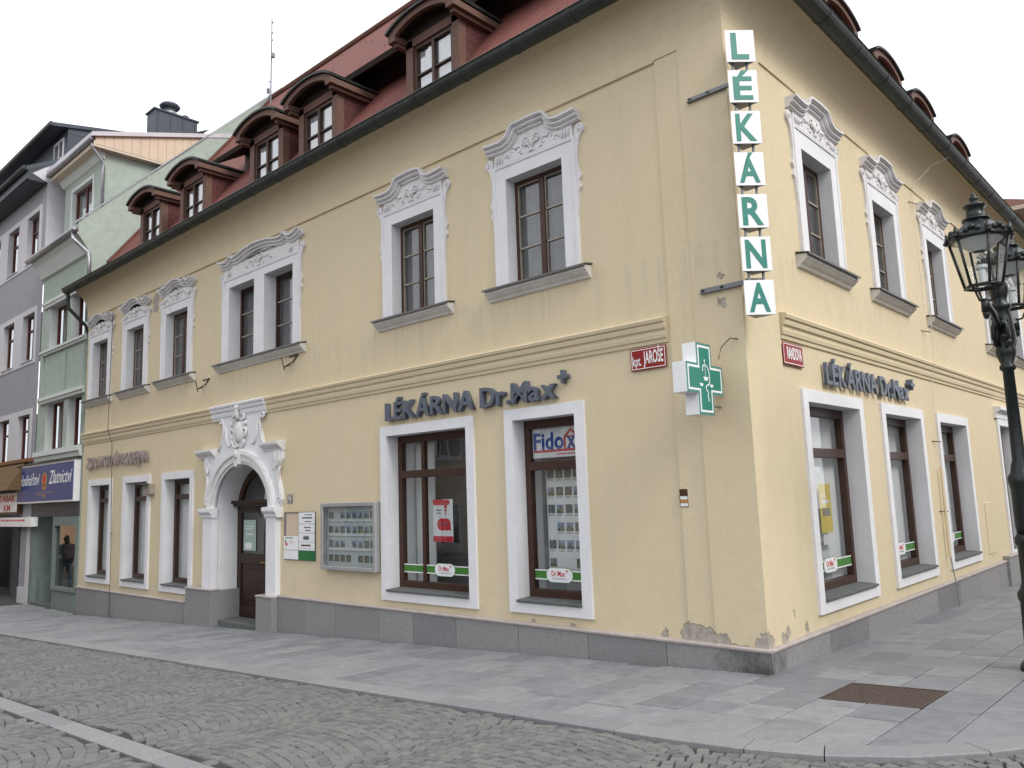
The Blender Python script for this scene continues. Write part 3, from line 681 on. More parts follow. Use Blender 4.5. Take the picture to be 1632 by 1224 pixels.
# twin window
def twin():
    c, h = -9.525, 1.36; Mx = FL @ T(c, 0, 0); top = 6.0
    o = [(-10.65 - c, -9.70 - c), (-9.34 - c, -8.38 - c)]
    w = MB(); w.box(-h, o[0][0], 4.515, 6.17, 0, .034); w.box(o[0][1], o[1][0], 4.515, 6.17, 0, .034); w.box(o[1][1], h, 4.515, 6.17, 0, .034)
    for a, b in o:
        w.box(a, b, top, 6.17, 0, .034); w.box(a - .002, a, 4.52, top, -.3, -.0005); w.box(b, b + .002, 4.52, top, -.3, -.0005); w.box(a, b, top, top + .002, -.3, -.0005); w.box(a, b, 4.51, 4.522, -.3, .03)
    w.ring((-h - .012, h + .012, 4.515, 6.182), (-h + .028, h - .028, 4.515, 6.145), 0, .048)
    wo = mk('window', w, M['white'], B, Mx, bevel=.004)
    mk('pediment', pediment(pb(h + .04), h, 6.17), M['stucco_white'], wo, Mx); mk('relief', relief(h * .9, 6.17), M['stucco_white'], wo, Mx, True)
    [mk('side_scroll', ears(h + .012, s), M['stucco_white'], wo, Mx) for s in (-1, 1)]; mk('sill', sill(h + .17), M['sill'], wo, Mx)
    mk('sill_sheet', MB().extr([(-.28, 4.535), (.0, 4.516), (.15, 4.488), (.155, 4.472), (.165, 4.472), (.16, 4.50), (0, 4.527), (-.28, 4.545)], -h - .19, h + .19), M['tin'], wo, Mx)
    for a, b in o:
        mid = (a + b) / 2
        f = MB().ring((a, b, 4.53, top), (a + .05, b - .05, 4.59, top - .06), -.30, -.215); f.box(mid + .12, mid + .20, 4.59, top - .06, -.29, -.2); mk('window_frame', f, M['wood_red'], wo, Mx)
        hh = (top - .06 - 4.59) / 3; bars = MB()
        for x0, x1 in ((a + .05, mid + .12), (mid + .20, b - .05)):
            for k in range(3):
                mk('pane', MB().pane(x0, x1, 4.59 + hh * k + .006, 4.59 + hh * (k + 1) - .006, -.246, -.242), M['glass'], wo, Mx)
                if k: bars.box(x0, x1, 4.59 + hh * k - .011, 4.59 + hh * k + .011, -.262, -.222)
        mk('glazing_bars', bars, M['putty'], wo, Mx)
        mk('curtain', MB().add([(a, 4.55, -.36), (b, 4.55, -.36), (b, top, -.36), (a, top, -.36)], [(0, 1, 2, 3)]), M['curtain'], wo, Mx)
twin()

# ------------------------------------------------------------------ ground floor windows
def shopwin(r, F, vb=(), tz=2.14, back='blind', depth=.19):
    a, b, c, d = r; uc = (a + b) / 2; Mx = F @ T(uc, 0, .012 if F is FR else 0); h = (b - a) / 2; i = h - TR; v0, v1 = c + TR, d - TR
    w = MB().ring((-h, h, c, d), (-i, i, v0, v1), 0, .036)
    w.box(-i - .002, -i, v0 - .015, v1, -depth - .1, -.0005); w.box(i, i + .002, v0 - .015, v1, -depth - .1, -.0005); w.box(-i, i, v1, v1 + .002, -depth - .1, -.0005)
    wo = mk('shop_window', w, M['white'], B, Mx, bevel=.004)
    mk('sill', MB().extr([(-depth - .1, v0 - .014), (.055, v0 - .02), (.07, v0 - .008), (.07, v0 + .012), (-depth - .1, v0 + .03)], -i - .0, i - .0), M['step'], wo, Mx)
    z0, z1 = v0 + .02, v1
    f = MB().ring((-i, i, z0, z1), (-i + .085, i - .085, z0 + .10, z1 - .11), -depth - .09, -depth)
    f.box(-i + .085, i - .085, tz - .05, tz + .06, -depth - .085, -depth + .012)
    for q in vb: f.box(q - .035, q + .035, z0 + .1, z1 - .11, -depth - .08, -depth - .01)
    mk('window_frame', f, M['wood'], wo, Mx, bevel=.004)
    cuts = [-i + .085] + sorted(x for q in vb for x in (q - .035, q + .035)) + [i - .085]
    for x0, x1 in zip(cuts[::2], cuts[1::2]):
        for p0, p1 in ((z0 + .1, tz - .05), (tz + .06, z1 - .11)):
            mk('pane', MB().pane(x0, x1, p0, p1, -depth - .052, -depth - .047), M['glass_clear'], wo, Mx)
    bx = MB(); D1 = -depth - .75
    bx.add([(-i, z0, -depth - .09), (i, z0, -depth - .09), (i, z0, D1), (-i, z0, D1)], [(0, 1, 2, 3)]); bx.add([(-i, z1, -depth - .09), (i, z1, -depth - .09), (i, z1, D1), (-i, z1, D1)], [(0, 1, 2, 3)])
    for s in (-i, i): bx.add([(s, z0, -depth - .09), (s, z1, -depth - .09), (s, z1, D1), (s, z0, D1)], [(0, 1, 2, 3)])
    mk('display_niche', bx, M['blind'], wo, Mx)
    if back == 'blind': mk('blind', MB().add([(-i, z0, -depth - .15), (i, z0, -depth - .15), (i, z1, -depth - .15), (-i, z1, -depth - .15)], [(0, 1, 2, 3)]), M['blind'], wo, Mx)
    elif back == 'dark':
        mk('back_panel', MB().add([(-i, z0, D1), (i, z0, D1), (i, z1, D1), (-i, z1, D1)], [(0, 1, 2, 3)]), M['dark'], wo, Mx)
    else: mk('back_panel', MB().add([(-i, z0, D1), (i, z0, D1), (i, z1, D1), (-i, z1, D1)], [(0, 1, 2, 3)]), M['blind'], wo, Mx)
    return wo, Mx, i, z0, z1
for k in range(3): shopwin(GWL[k], FL, tz=1.98)
W4 = shopwin(GWL[3], FL, vb=(-.30,), back='dark')
mk('white_screen', MB().box(-.78, -.36, .56, 2.6, -.50, -.48), M['blind'], W4[0], W4[1]); mk('dark_shelf', MB().box(.25, .80, .56, 1.6, -.72, -.55), M['wood'], W4[0], W4[1])
W5 = shopwin(GWL[4], FL, back='panel')
WR = [shopwin(GWR[k], FR, tz=2.17) for k in range(3)]
r4 = shopwin(GWR[3], FR, tz=2.2)
hd = MB(); hd.extr([(.0, 3.0), (.05, 3.0), (.05, 3.10), (.14, 3.16), (.14, 3.22), (0, 3.24)], -.9, .9); mk('hood_moulding', hd, M['white'], r4[0], r4[1])
# film band and pill logo on the pharmacy panes
TXT = {}
def text_mesh(s, size, ext=.0, bold=0., shear=0., sx=1., mat_=None, key=None):
    k = (s, size, ext, bold, shear, sx, mat_.name)
    if k not in TXT:
        cu = bpy.data.curves.new('text', 'FONT'); cu.body = s; cu.size = size; cu.extrude = ext; cu.offset = bold * size; cu.shear = shear; cu.resolution_u = 3; cu.align_x = 'LEFT'
        o = bpy.data.objects.new('text', cu); COL.objects.link(o); bpy.context.view_layer.update()
        me = bpy.data.meshes.new_from_object(o.evaluated_get(bpy.context.evaluated_depsgraph_get())); bpy.data.objects.remove(o); bpy.data.curves.remove(cu)
        if sx != 1:
            for v in me.vertices: v.co.x *= sx
        me.materials.clear(); me.materials.append(mat_); me.name = 'lettering'; TXT[k] = me
    return TXT[k]
def extent(me): xs_ = [v.co.x for v in me.vertices]; return min(xs_), max(xs_)
def textfit(name, s, parent, Mx, u0, u1, v, size, mat_, ext=.001, bold=.0, shear=0., d=.0):
    """one flat lettering mesh fitted between u0 and u1, baseline v"""
    me = text_mesh(s, size, ext, bold, shear, 1., mat_); a, b = extent(me); k = (u1 - u0) / (b - a)
    return put(name, me, parent, Mx @ T(u0 - a * k, v, d) @ Matrix.Diagonal((k, 1, 1, 1)))
def letters(name, s, parent, Mx, u0, u1, v, size, mat_, ext, bold=.02, gap=.06, sp=.28, shear=0., up={}):
    """each character a part of its own"""
    items = []; x = 0
    for ch in s:
        if ch == ' ': x += sp * size; continue
        sz, dv = up.get(ch, (1., 0.)); me = text_mesh(ch, size * sz, ext, bold, shear, 1., mat_); a, b = extent(me); items.append((me, x - a, dv)); x += b - a + gap * size
    k = (u1 - u0) / (x - gap * size)
    for me, xx, dv in items: put(name, me, parent, Mx @ T(u0 + xx * k, v + dv * size, 0) @ Matrix.Diagonal((k, 1, 1, 1)))
def pill(cx, cy, rx, ry): return arc(cx + rx - ry, cy, ry, ry, -90, 90, 8) + arc(cx - rx + ry, cy, ry, ry, 90, 270, 8)
def sticker(Wn, pc, label):
    wo, Mx, i, z0, z1 = Wn; Ms = Mx @ T(0, z0 + .28, -.215); a, b = -i + .087, i - .087
    e = empty('window_sticker', Ms); tag(e, label, 'window sticker', 'pharmacy window stickers')
    mk('green_band', MB().box(a, b, -.045, .045, 0, .002), M['lime'], e, Ms)
    mk('white_edge', MB().box(a, b, -.062, -.047, 0, .0022), M['signwhite'], e, Ms); mk('white_edge', MB().box(a, b, .047, .062, 0, .0022), M['signwhite'], e, Ms)
    mk('badge_rim', MB().prism(pill(pc, 0, .215, .092), .002, .004), M['lime'], e, Ms); mk('badge', MB().prism(pill(pc, 0, .208, .085), .003, .006), M['signwhite'], e, Ms)
    textfit('lettering', 'Dr.Max', e, Ms, pc - .125, pc + .09, -.012, .095, M['redprint'], .0006, .012, d=.0075)
    textfit('lettering', '+', e, Ms, pc + .10, pc + .14, .025, .08, M['redprint'], .0006, .02, d=.0075)
    textfit('small_print', 'L É K Á R N A', e, Ms, pc - .11, pc + .11, -.052, .03, M['letter'], .0006, 0, d=.0075)
sticker(W4, .12, 'green film band with white pharmacy badge, in the window with a red poster')
sticker(W5, -.02, 'green film band with white pharmacy badge, below the rows of property sheets')
sticker(WR[0], .04, 'green film band with white pharmacy badge, below the yellow poster')
sticker(WR[1], .07, 'green film band and white badge, middle of the three side-street pharmacy windows')
sticker(WR[2], .07, 'green film band and white badge, pharmacy window beside the lightning cable')

# ------------------------------------------------------------------ string course, plinth, portal
sp_ = [(0, 3.40), (.02, 3.405), (.025, 3.45), (.04, 3.455), (.05, 3.50), (.045, 3.505), (.045, 3.54), (.07, 3.56), (.078, 3.60), (.07, 3.62), (.095, 3.63), (.105, 3.665), (.09, 3.685), (0, 3.70)]
mk('string_course', MB().extr(sp_, -18.1, -11.2), M['wall'], B, FL); mk('string_course', MB().extr(sp_, -9.2, -.88), M['wall'], B, FL)
mk('string_course', MB().extr([(d + .012, v) for d, v in sp_], .85, 16), M['wall'], B, FR)
def plinth(F, u0, u1, top, d, mean=1.0, bot=None):
    u = u0
    while u < u1 - .02:
        l = mean * random.uniform(.8, 1.25)
        if u1 - (u + l) < .45: l = u1 - u
        p = random.uniform(0, .004); bz = min(gz(u, 0) if F is FL else gz(0, u), gz(u + l, 0) if F is FL else gz(0, u + l)) - .12
        m = MB().box(0, l - .006, bz, top, -.15, d + p); mk('plinth_stone', m, M['granite'], B, F @ T(u, 0, 0), bevel=.006); u += l
CAP = lambda t, d: [(0, t + .032), (d + .004, t + .030), (d + .018, t + .018), (d + .018, t + .002), (d + .006, t - .012), (0, t - .012)]
plinth(FL, -18.1, -12.22, -.125, .05, 1.1); mk('plinth_cap', MB().extr(CAP(-.122, .05), -18.1, -12.22), M['granite_cap'], B, FL)
plinth(FL, -8.77, .055, .20, .055, .95); mk('plinth_cap', MB().extr(CAP(.203, .055), -8.77, .075), M['granite_cap'], B, FL)
plinth(FR, -.049, 10.2, .20, .067, 1.25); mk('plinth_cap', MB().extr(CAP(.203, .067), -.049, 10.2), M['granite_cap'], B, FR)
plinth(FR, 10.2, 16, .28, .12, 1.3); mk('plinth_cap', MB().extr(CAP(.283, .12), 10.2, 16), M['granite_cap'], B, FR)
jb = mk('meter_box', MB().box(-12.21, -11.985, -.54, -.11, -.1, .05), M['wall'], B, FL); mk('warning_label', MB().box(-12.15, -12.05, -.2, -.15, .0505, .052), M['lime'], jb, FL)
mk('meter_cover', MB().box(-11.80, -11.45, .25, .87, 0, .010), M['wall'], B, FL, bevel=.003)
mk('meter_cover', MB().box(9.2, 9.75, .42, 1.35, 0, .025), M['wall'], B, FR, bevel=.003)
PM = FL @ T(-10.06, 0, 0)
def ell(a, b, n=28, p=1.0): return [(a * math.cos(math.pi * k / n), 1.70 + b * (math.sin(math.pi * k / n) ** p)) for k in range(n + 1)]   # right to left
hoodR = [(1.22, 1.70), (1.34, 1.74), (1.40, 1.85), (1.38, 2.0), (1.28, 2.25), (1.27, 2.38), (1.33, 2.45), (1.40, 2.55), (1.40, 2.74), (.84, 2.78), (.74, 2.95), (.66, 3.15), (.66, 3.30), (.74, 3.42), (.72, 3.42)]
inner = ell(.97, .82)
hp = hoodR + [(-u, v) for u, v in hoodR[::-1]] + inner[::-1]
pm = MB().prism(hp, 0, .05)
pt = mk('portal', pm, M['white'], B, PM, bevel=.004)
# reveal tunnel of the doorway
tn = MB(); DP = -.42
for a, b in zip(inner, inner[1:]): tn.add([(a[0], a[1], .05), (b[0], b[1], .05), (b[0], b[1], DP), (a[0], a[1], DP)], [(0, 1, 2, 3)])
for s in (-.97, .97): tn.add([(s, -.8, -.0205), (s, 1.70, -.0205), (s, 1.70, DP), (s, -.8, DP)], [(0, 1, 2, 3)])
mk('reveal', tn, M['white'], pt, PM)
ar_ = MB()
for a0, a1, d in ((.97, 1.02, .07), (1.02, 1.13, .10), (1.13, 1.17, .13), (1.17, 1.20, .115)): ar_.strip(ell(a1, .82 + (a1 - .97) * 1.1), ell(a0, .82 + (a0 - .97) * 1.1), .03, d)
mk('archivolt', ar_, M['stucco_white'], pt, PM)
ks = MB().prism([(-.11, 2.80), (.11, 2.80), (.08, 2.52), (0, 2.46), (-.08, 2.52)], .05, .16); ks.blob((0, 2.70, .15), (.09, .09, .05)); mk('keystone', ks, M['stucco_white'], pt, PM)
for s, (a, b) in ((-1, (-1.36, -.97)), (1, (.97, 1.29))):
    mk('pier', MB().box(a, b, .19, 1.56, -.02, .10), M['white'], pt, PM, bevel=.006)
    mk('impost', MB().extr([(0, 1.54), (.115, 1.54), (.13, 1.57), (.13, 1.60), (.17, 1.64), (.18, 1.66), (.18, 1.72), (0, 1.73)], min(a, b) - .07, max(a, b) + .02) if s < 0 else MB().extr([(0, 1.54), (.115, 1.54), (.13, 1.57), (.13, 1.60), (.17, 1.64), (.18, 1.66), (.18, 1.72), (0, 1.73)], a - .02, b + .07), M['white'], pt, PM)
    x = MB().extr([(0, 2.70), (.06, 2.70), (.08, 2.74), (.11, 2.76), (.15, 2.80), (.16, 2.82), (.16, 2.86), (0, 2.88)], *((-1.64, -.98) if s < 0 else (.80, 1.42)))
    mk('shoulder_cornice', x, M['stucco_white'], pt, PM)
    mk('console', MB().prism([(s * u, v) for u, v in ((1.20, 2.70), (1.36, 2.70), (1.36, 2.52), (1.30, 2.42), (1.24, 2.42), (1.20, 2.52))], .05, .10), M['stucco_white'], pt, PM)
    o = MB()
    o.tube([(s * (1.24 + .03 * math.sin(k)), 2.66 - .05 * k, .10) for k in range(7)], .018, 5)
    o.tube([(s * u, v, .055) for u, v in ((1.36, 2.42), (1.28, 2.3), (1.31, 2.1), (1.36, 1.95), (1.37, 1.85), (1.33, 1.79), (1.28, 1.82), (1.29, 1.88), (1.33, 1.88))], .022, 6)
    o.tube([(s * u, v, .055) for u, v in ((.84, 2.80), (.74, 2.95), (.67, 3.12), (.66, 3.28), (.72, 3.40), (.78, 3.43), (.81, 3.38), (.77, 3.33), (.73, 3.36))], .024, 6)
    for k in range(9): o.blob((s * (.80 - .14 * (k / 8) ** .6), 2.84 + .055 * k, .055), (.022, .022, .02), n=6, k=4)
    o.tube([(s * u, v, .055) for u, v in ((.60, 3.25), (.55, 3.02), (.48, 2.90), (.42, 2.88), (.37, 2.93))], [.02, .03, .03, .025, .012], 6)
    mk('scrollwork', o, M['stucco_white'], pt, PM, True)
cr = MB(); cr.blob((-.06, 3.13, .06), (.17, .22, .07), n=14, k=8); cr.tube([(-.06 + .19 * math.cos(R(a)), 3.12 + .25 * math.sin(R(a)), .07) for a in range(-90, 271, 20)], .028, 6)
for s in (-1, 1):
    cr.tube([(-.06 + s * u, v, .08) for u, v in ((.19, 3.0), (.27, 3.06), (.29, 3.15), (.24, 3.19), (.21, 3.14))], .026, 6); cr.tube([(-.06 + s * u, v, .08) for u, v in ((.05, 3.36), (.15, 3.34), (.22, 3.38), (.20, 3.44), (.14, 3.43))], .026, 6)
    cr.tube([(-.06 + s * u, v, .08) for u, v in ((.03, 2.86), (.12, 2.84), (.2, 2.9), (.22, 2.98))], .026, 6); cr.blob((-.06 + s * .25, 3.28, .07), (.04, .05, .04), n=7, k=4)
cr.tube([(-.06, 3.36, .09), (-.07, 3.46, .12), (-.06, 3.56, .13), (-.02, 3.62, .12)], [.05, .045, .04, .02], 7); cr.blob((-.06, 3.58, .13), (.055, .05, .05))
mk('coat_of_arms', cr, M['stucco_white'], pt, PM, True)
mk('white_string', MB().extr([(d + .03 if d > 0 else 0, v) for d, v in sp_], -1.139, .859), M['white'], pt, PM)
for a, b in ((-1.91, -.86), (.76, 1.288)):
    mk('plinth_stone', MB().box(a, b, -1.0, .185, -.45, .16), M['granite'], pt, PM, bevel=.008); mk('plinth_cap', MB().box(a - .01, b + (.012 if a < 0 else 0), .186, .215, -.02, .175), M['granite_cap'], pt, PM, bevel=.006)
st_ = MB(); st_.box(-.855, .755, -.8, -.345, -.6, .02); mk('door_step', st_, M['step'], pt, PM, bevel=.015); mk('door_step', MB().box(-.855, .755, -.9, -.455, .021, .13), M['step'], pt, PM, bevel=.015)
# door
dr = MB()
for a, b in ((-.97, .28), (.30, .97)):
    dr.ring((a, b, -.345, 1.74), (a + .14, b - .14, -.12, 1.62), DP - .06, DP)
    dr.box(a + .14, b - .14, .66, .84, DP - .06, DP); dr.box(a + .14, b - .14, -.12, .66, DP - .05, DP - .03); dr.box(a + .22, b - .22, -.02, .56, DP - .04, DP - .008)
dr.box(.26, .32, -.345, 1.74, DP - .05, DP + .03); dr.box(-1.0, 1.0, 1.74, 1.84, DP - .06, DP + .10); dr.box(-1.05, 1.0, 1.80, 1.86, DP - .05, DP + .15)
do = mk('door', dr, M['oak'], pt, PM, bevel=.006)
for a, b in ((-.83, .14), (.44, .83)):
    mk('door_pane', MB().pane(a, b, .84, 1.62, DP - .035, DP - .03), M['glass'], pt, PM)
fan = MB(); fan.box(.20, .30, 1.86, 2.6, DP - .05, DP + .0); e0 = ell(.97, .82); e1 = ell(.85, .70); fan.strip(e0, e1, DP - .06, DP)
mk('fanlight_frame', fan, M['wood_red'], pt, PM); mk('fanlight_pane', MB().prism([(u, max(v, 1.84)) for u, v in ell(.88, .73)], DP - .036, DP - .03), M['glass'], pt, PM)
mk('hall_dark', MB().add([(-1.1, -.4, DP - .5), (1.1, -.4, DP - .5), (1.1, 2.6, DP - .5), (-1.1, 2.6, DP - .5)], [(0, 1, 2, 3)]), M['dark'], pt, PM)
mk('handle', MB().tube([(.12, .70, DP + .01), (.12, .70, DP + .06), (.02, .70, DP + .06)], .012, 6), M['gold'], do, PM)
nt_ = empty('notice_sheet', PM @ T(-.50, 1.2, DP - .02)); tag(nt_, 'pale green notice taped inside the glass of the old brown door', 'notice')
mk('sheet', MB().box(-.26, .20, -.30, .28, 0, .003), mat('pale_green_paper', (.36, .45, .41), .6, .1, 6), nt_, WM[nt_]); mk('print', MB().box(-.15, .1, .0, .02, .0032, .004).box(-.2, .1, .1, .115, .0032, .004).box(-.2, .12, .15, .165, .0032, .004).box(-.2, .05, -.27, -.15, .0032, .004), M['paper'], nt_, WM[nt_])

# ------------------------------------------------------------------ cables, brackets on the corner house
def curve_part(name, pts, r, m, parent, n=6): return mk(name, MB().tube(pts, r, n), m, parent)
curve_part('lightning_cable', [(-16.35, -.03, 6.62), (-16.25, -.10, 6.5), (-16.22, -.12, 4.5), (-16.2, -.14, 3.66), (-16.15, -.05, 3.3), (-16.0, -.05, .9), (-15.93, -.07, -.15), (-15.9, -.08, -.7)], .007, M['cable'], B)
curve_part('lightning_cable', [(.63, 7.5, 7.42), (.3, 6.9, 7.1), (.06, 6.55, 6.7), (.05, 6.5, 6.55), (.05, 6.5, 4.6), (.14, 6.5, 4.5), (.13, 6.46, 3.65), (.06, 6.44, 3.3), (.07, 6.42, 1.9)], .0045, M['sill'], B)
curve_part('cable_pipe', [(.07, 6.42, 2.0), (.07, 6.40, .6)], .022, M['wall'], B); curve_part('lightning_cable', [(.07, 6.40, .65), (.12, 6.38, .2), (.13, 6.38, -.2)], .008, M['steelgrey'], B)
for x, y, z, s in ((-16.2, -.05, 6.2, 0), (-16.2, -.05, 3.0, 0), (-15.98, -.05, 1.2, 0), (.06, 6.46, 4.2, 1), (.06, 6.5, 6.4, 1), (.06, 6.40, 2.4, 1), (.06, 6.4, 1.3, 1)):
    curve_part('cable_clip', [(x - .14, y + .02, z + .02), (x + .04, y - .03, z)] if not s else [(x - .05, y - .12, z + .01), (x + .03, y + .1, z)], .008, M['cable'], B, 4)
def flag(u, v):
    m = MB(); m.box(-.01, .28, -.012, .012, 0, .012); m.tube([(.25, 0, .01), (.12, -.1, .02), (.02, -.2, .14)], .012, 5); m.tube([(.02, -.2, .14), (.12, -.16, .06)], .010, 5); m.tube([(-.02, -.02, .16), (.05, -.25, .14)], .010, 5)
    mk('flag_bracket', m, M['cable'], B, FL @ T(u, v, 0))
flag(-11.7, 4.30); flag(-8.5, 4.32)
dp = MB().tube([(-18.16, -.51, 7.34), (-18.16, -.50, 7.10), (-18.16, -.47, 6.92), (-18.15, -.14, 6.60), (-18.15, -.02, 6.50), (-18.15, .06, 6.2)], .048, 8)
mk('downpipe', dp, M['gutter'], B, None, True)
lb = mk('floodlight', MB().box(-.19, .19, -.12, .12, 0, .10), M['putty'], None, FL @ T(-14.03, 2.18, 0), bevel=.01); mk('visor', MB().box(-.19, .10, .10, .125, .1, .26), M['tin'], lb, WM[lb])
tag(lb, 'small beige wall lamp fixed beside the second ground floor window from the left', 'wall lamp')

# ------------------------------------------------------------------ lettering and signs on the house
def base(u, v, F=FL, d=0.): return F @ T(u, v, d)
PL = {'+': (.72, .52)}
e = empty('pharmacy_lettering', base(-4.03, 2.955)); tag(e, 'slate grey raised letters LÉKÁRNA Dr.Max+ above the front shop windows', 'lettering', 'pharmacy wall letters')
letters('letter', 'LÉKÁRNA Dr.Max', e, FL @ T(0, 0, .045), -5.77, -2.46, 2.955, .365, M['letter'], .035, .022, .055, .27); letters('plus_mark', '+', e, FL @ T(0, 0, .045), -2.42, -2.27, 3.09, .30, M['letter'], .035, .035)
e = empty('pharmacy_lettering', base(3.6, 2.99, FR)); tag(e, 'slate grey raised letters LÉKÁRNA Dr.Max+ on the side street front', 'lettering', 'pharmacy wall letters')
letters('letter', 'LÉKÁRNA Dr.Max', e, FR @ T(0, 0, .06), 1.95, 5.12, 2.985, .365, M['letter'], .02, .022, .055, .27); letters('plus_mark', '+', e, FR @ T(0, 0, .06), 5.17, 5.36, 3.12, .30, M['letter'], .045, .035)
e = empty('old_lettering', base(-15.9, 2.78)); tag(e, 'dull brown raised letters above the three far left windows', 'lettering')
letters('letter', 'ZDRAVOTNÍ PRODEJNA', e, FL @ T(0, 0, .05), -17.72, -14.13, 2.79, .37, M['letter_far'], .014, .024, .07, .30)
# vertical light boxes on the corner
n45 = Vector((.7071, -.7071, 0)); SMx = Matrix(((.7071, 0, .7071, .267), (.7071, 0, -.7071, -.133), (0, 1, 0, 0), (0, 0, 0, 1)))
e = empty('vertical_sign', SMx @ T(0, 3.48, 0)); tag(e, 'vertical corner sign of seven white boxes with green letters LÉKÁRNA', 'sign')
for k, ch in enumerate('LÉKÁRNA'):
    top = 6.53 - .4485 * k; bx = MB().prism([(-.1525, 0), (.1525, 0), (0, -.17)], top - .355, top, cap0=True)
    bx.v = [(x, z, y) for x, y, z in bx.v]
    bx.m = [0 if abs(sum(bx.v[q][2] for q in f)) < 1e-6 else 1 for f in bx.f]; o = mk('sign_box', bx, [M['signwhite'], M['steelgrey']], e, SMx, bevel=.002)
    me = text_mesh(ch, .405, .002, .024, 0., 1., M['green']); a, b = extent(me); k2 = min(1.12, .21 / (b - a)) if ch != 'L' else 1.0
    put('letter', me, o, SMx @ T(-(a + b) / 2 * k2 - .004, top - .355 + .038, .003) @ Matrix.Diagonal((k2, 1.0 if ch not in 'ÉÁ' else .86, 1, 1)))
    if k < 6:
        for s in (-.075, .075): mk('rod', MB().tube([(s, top - .356, -.055), (s, top - .448, -.055)], .015, 6), M['steelgrey'], e, SMx)
for z in (6.035, 3.87):
    b_ = MB().box(-.43, .10, z - .028, z + .028, .036, .044); b_.box(-.43, .10, z - .028, z - .020, .044, .075); mk('bracket', b_, M['steelgrey'], e, FL)
    mk('bracket', MB().box(.02, .2, z - .025, z + .025, -.03, -.02).box(.19, .2, z - .02, z + .02, -.02, .03), M['steelgrey'], e, SMx @ T(-.1, 0, -.12))
    for u in (-.40, -.18): mk('bolt', MB().box(u - .014, u + .014, z - .014, z + .014, .045, .062), M['cable'], e, FL)
# cross sign: blade at right angles to the front
CF = FR @ T(-.46, 2.87, -.22)
cz = empty('cross_sign', CF); tag(cz, 'green pharmacy cross box sign sticking out from the wall near the corner', 'sign')
def crossp(s, a, k=0): s -= k; a -= k; return [(-a, -s), (a, -s), (a, -a), (s, -a), (s, a), (a, a), (a, s), (-a, s), (-a, a), (-s, a), (-s, -a), (-a, -a)]
mk('box', MB().prism(crossp(.36, .15), -.15, 0, cap0=True), M['signwhite'], cz, CF, bevel=.003)
for f_, z in ((1, .0), ):
    mk('green_rim', MB().prism(crossp(.36, .15, .002), .0005, .003), M['green_rim'], cz, CF); mk('white_line', MB().prism(crossp(.36, .15, .026), .003, .0042), M['signwhite'], cz, CF); mk('green_face', MB().prism(crossp(.36, .15, .048), .0042, .0056), M['green'], cz, CF)
em = MB()
def ribbon(pts, w, z=.0058):
    em.strip(offs(pts, w / 2), offs(pts, -w / 2), z - .001, z + .0012)
ribbon([(-.045, .075), (-.05, .10), (-.035, .13), (0, .145), (.04, .13), (.07, .09), (.085, .03), (.08, -.03), (.055, -.055), (.02, -.065), (0, -.085), (.01, -.11), (.035, -.125), (.045, -.145), (.03, -.165), (.035, -.185), (.045, -.2), (.04, -.225)], .014)
ribbon([(0, .145), (.006, .02)], .006); ribbon([(0, .14), (0, .19)], .008)
for cx, cy, r in ((.01, .02, .05), (-.085, -.05, .038), (.115, -.05, .038)): em.prism([(cx - r, cy), (cx - r * .55, cy - r * .75), (cx + r * .55, cy - r * .75), (cx + r, cy)], .0056, .0068)
em.prism(arc(0, .185, .012, .012, 0, 330, 11), .0056, .0068)
mk('snake_and_scales_emblem', em, M['signwhite'], cz, CF)
mk('arm', MB().tube([(.36, 0, -.075), (.43, 0, -.075)], .018, 6), M['steelgrey'], cz, CF); mk('arm', MB().tube([(.15, -.25, -.075), (.43, -.25, -.075)], .012, 6), M['steelgrey'], cz, CF)
mk('cable', MB().tube([(-.05, -.03, 3.3), (-.10, -.1, 3.31), (-.18, -.15, 3.22), (-.22, -.15, 3.1)], .006, 5), M['rust'], cz)
# street name plates
def plate(u0, u1, v0, v1, F, d, label, words, bend=0):
    Mx = F @ T((u0 + u1) / 2, (v0 + v1) / 2, d); w, h = (u1 - u0) / 2, (v1 - v0) / 2
    o = mk('street_sign', MB().box(-w, w, -h, h, 0, .008), M['red'], None, Mx, bevel=.003); tag(o, label, 'street sign')
    mk('white_line', MB().ring((-w + .014, w - .014, -h + .014, h - .014), (-w + .022, w - .022, -h + .022, h - .022), .008, .0095), M['signwhite'], o, Mx)
    for s, a, b, v, sz, bo in words: textfit('lettering', s, o, Mx, a, b, v, sz, M['signwhite'], .0006, bo, d=.0095)
    for a in (-w + .008, w - .008):
        for b in (-h + .008, h - .008): mk('screw', MB().lathe([(.006, .008), (.004, .012)], 6, (a, b)), M['steelgrey'], o, Mx)
    return o
plate(-1.375, -.905, 3.13, 3.38, FL, .02, 'red enamel street sign reading kpt. JAROŠE beside the green cross', [('kpt.', -.205, -.09, -.07, .16, .008), ('JAROŠE', -.062, .195, -.055, .20, .02)])
plate(.84, 1.385, 3.12, 3.37, FR, .035, 'red enamel street sign reading RANDOVA on the side street wall', [('RANDOVA', -.17, .22, -.055, .19, .02)])
ts = mk('trail_sign', MB().box(-.052, .052, -.095, .095, 0, .004), M['signwhite'], None, FL @ T(-.80, 1.70, .0185)); tag(ts, 'small brown, white and yellow trail marker on the corner pilaster', 'sign')
mk('brown_top', MB().box(-.05, .05, .02, .094, .004, .006), M['brownsign'], ts, WM[ts]); mk('yellow_stripe', MB().box(-.046, .046, -.055, -.015, .004, .006), M['gold'], ts, WM[ts]); mk('brown_rim', MB().ring((-.052, .052, -.095, .02), (-.046, .046, -.088, .019), .004, .0062), M['brownsign'], ts, WM[ts])
hn = mk('house_number', MB().box(-.085, .085, -.075, .075, 0, .006), M['brownsign'], None, FL @ T(-8.475, 1.85, .002)); tag(hn, 'small dark enamel house number plate right of the portal', 'number plate')
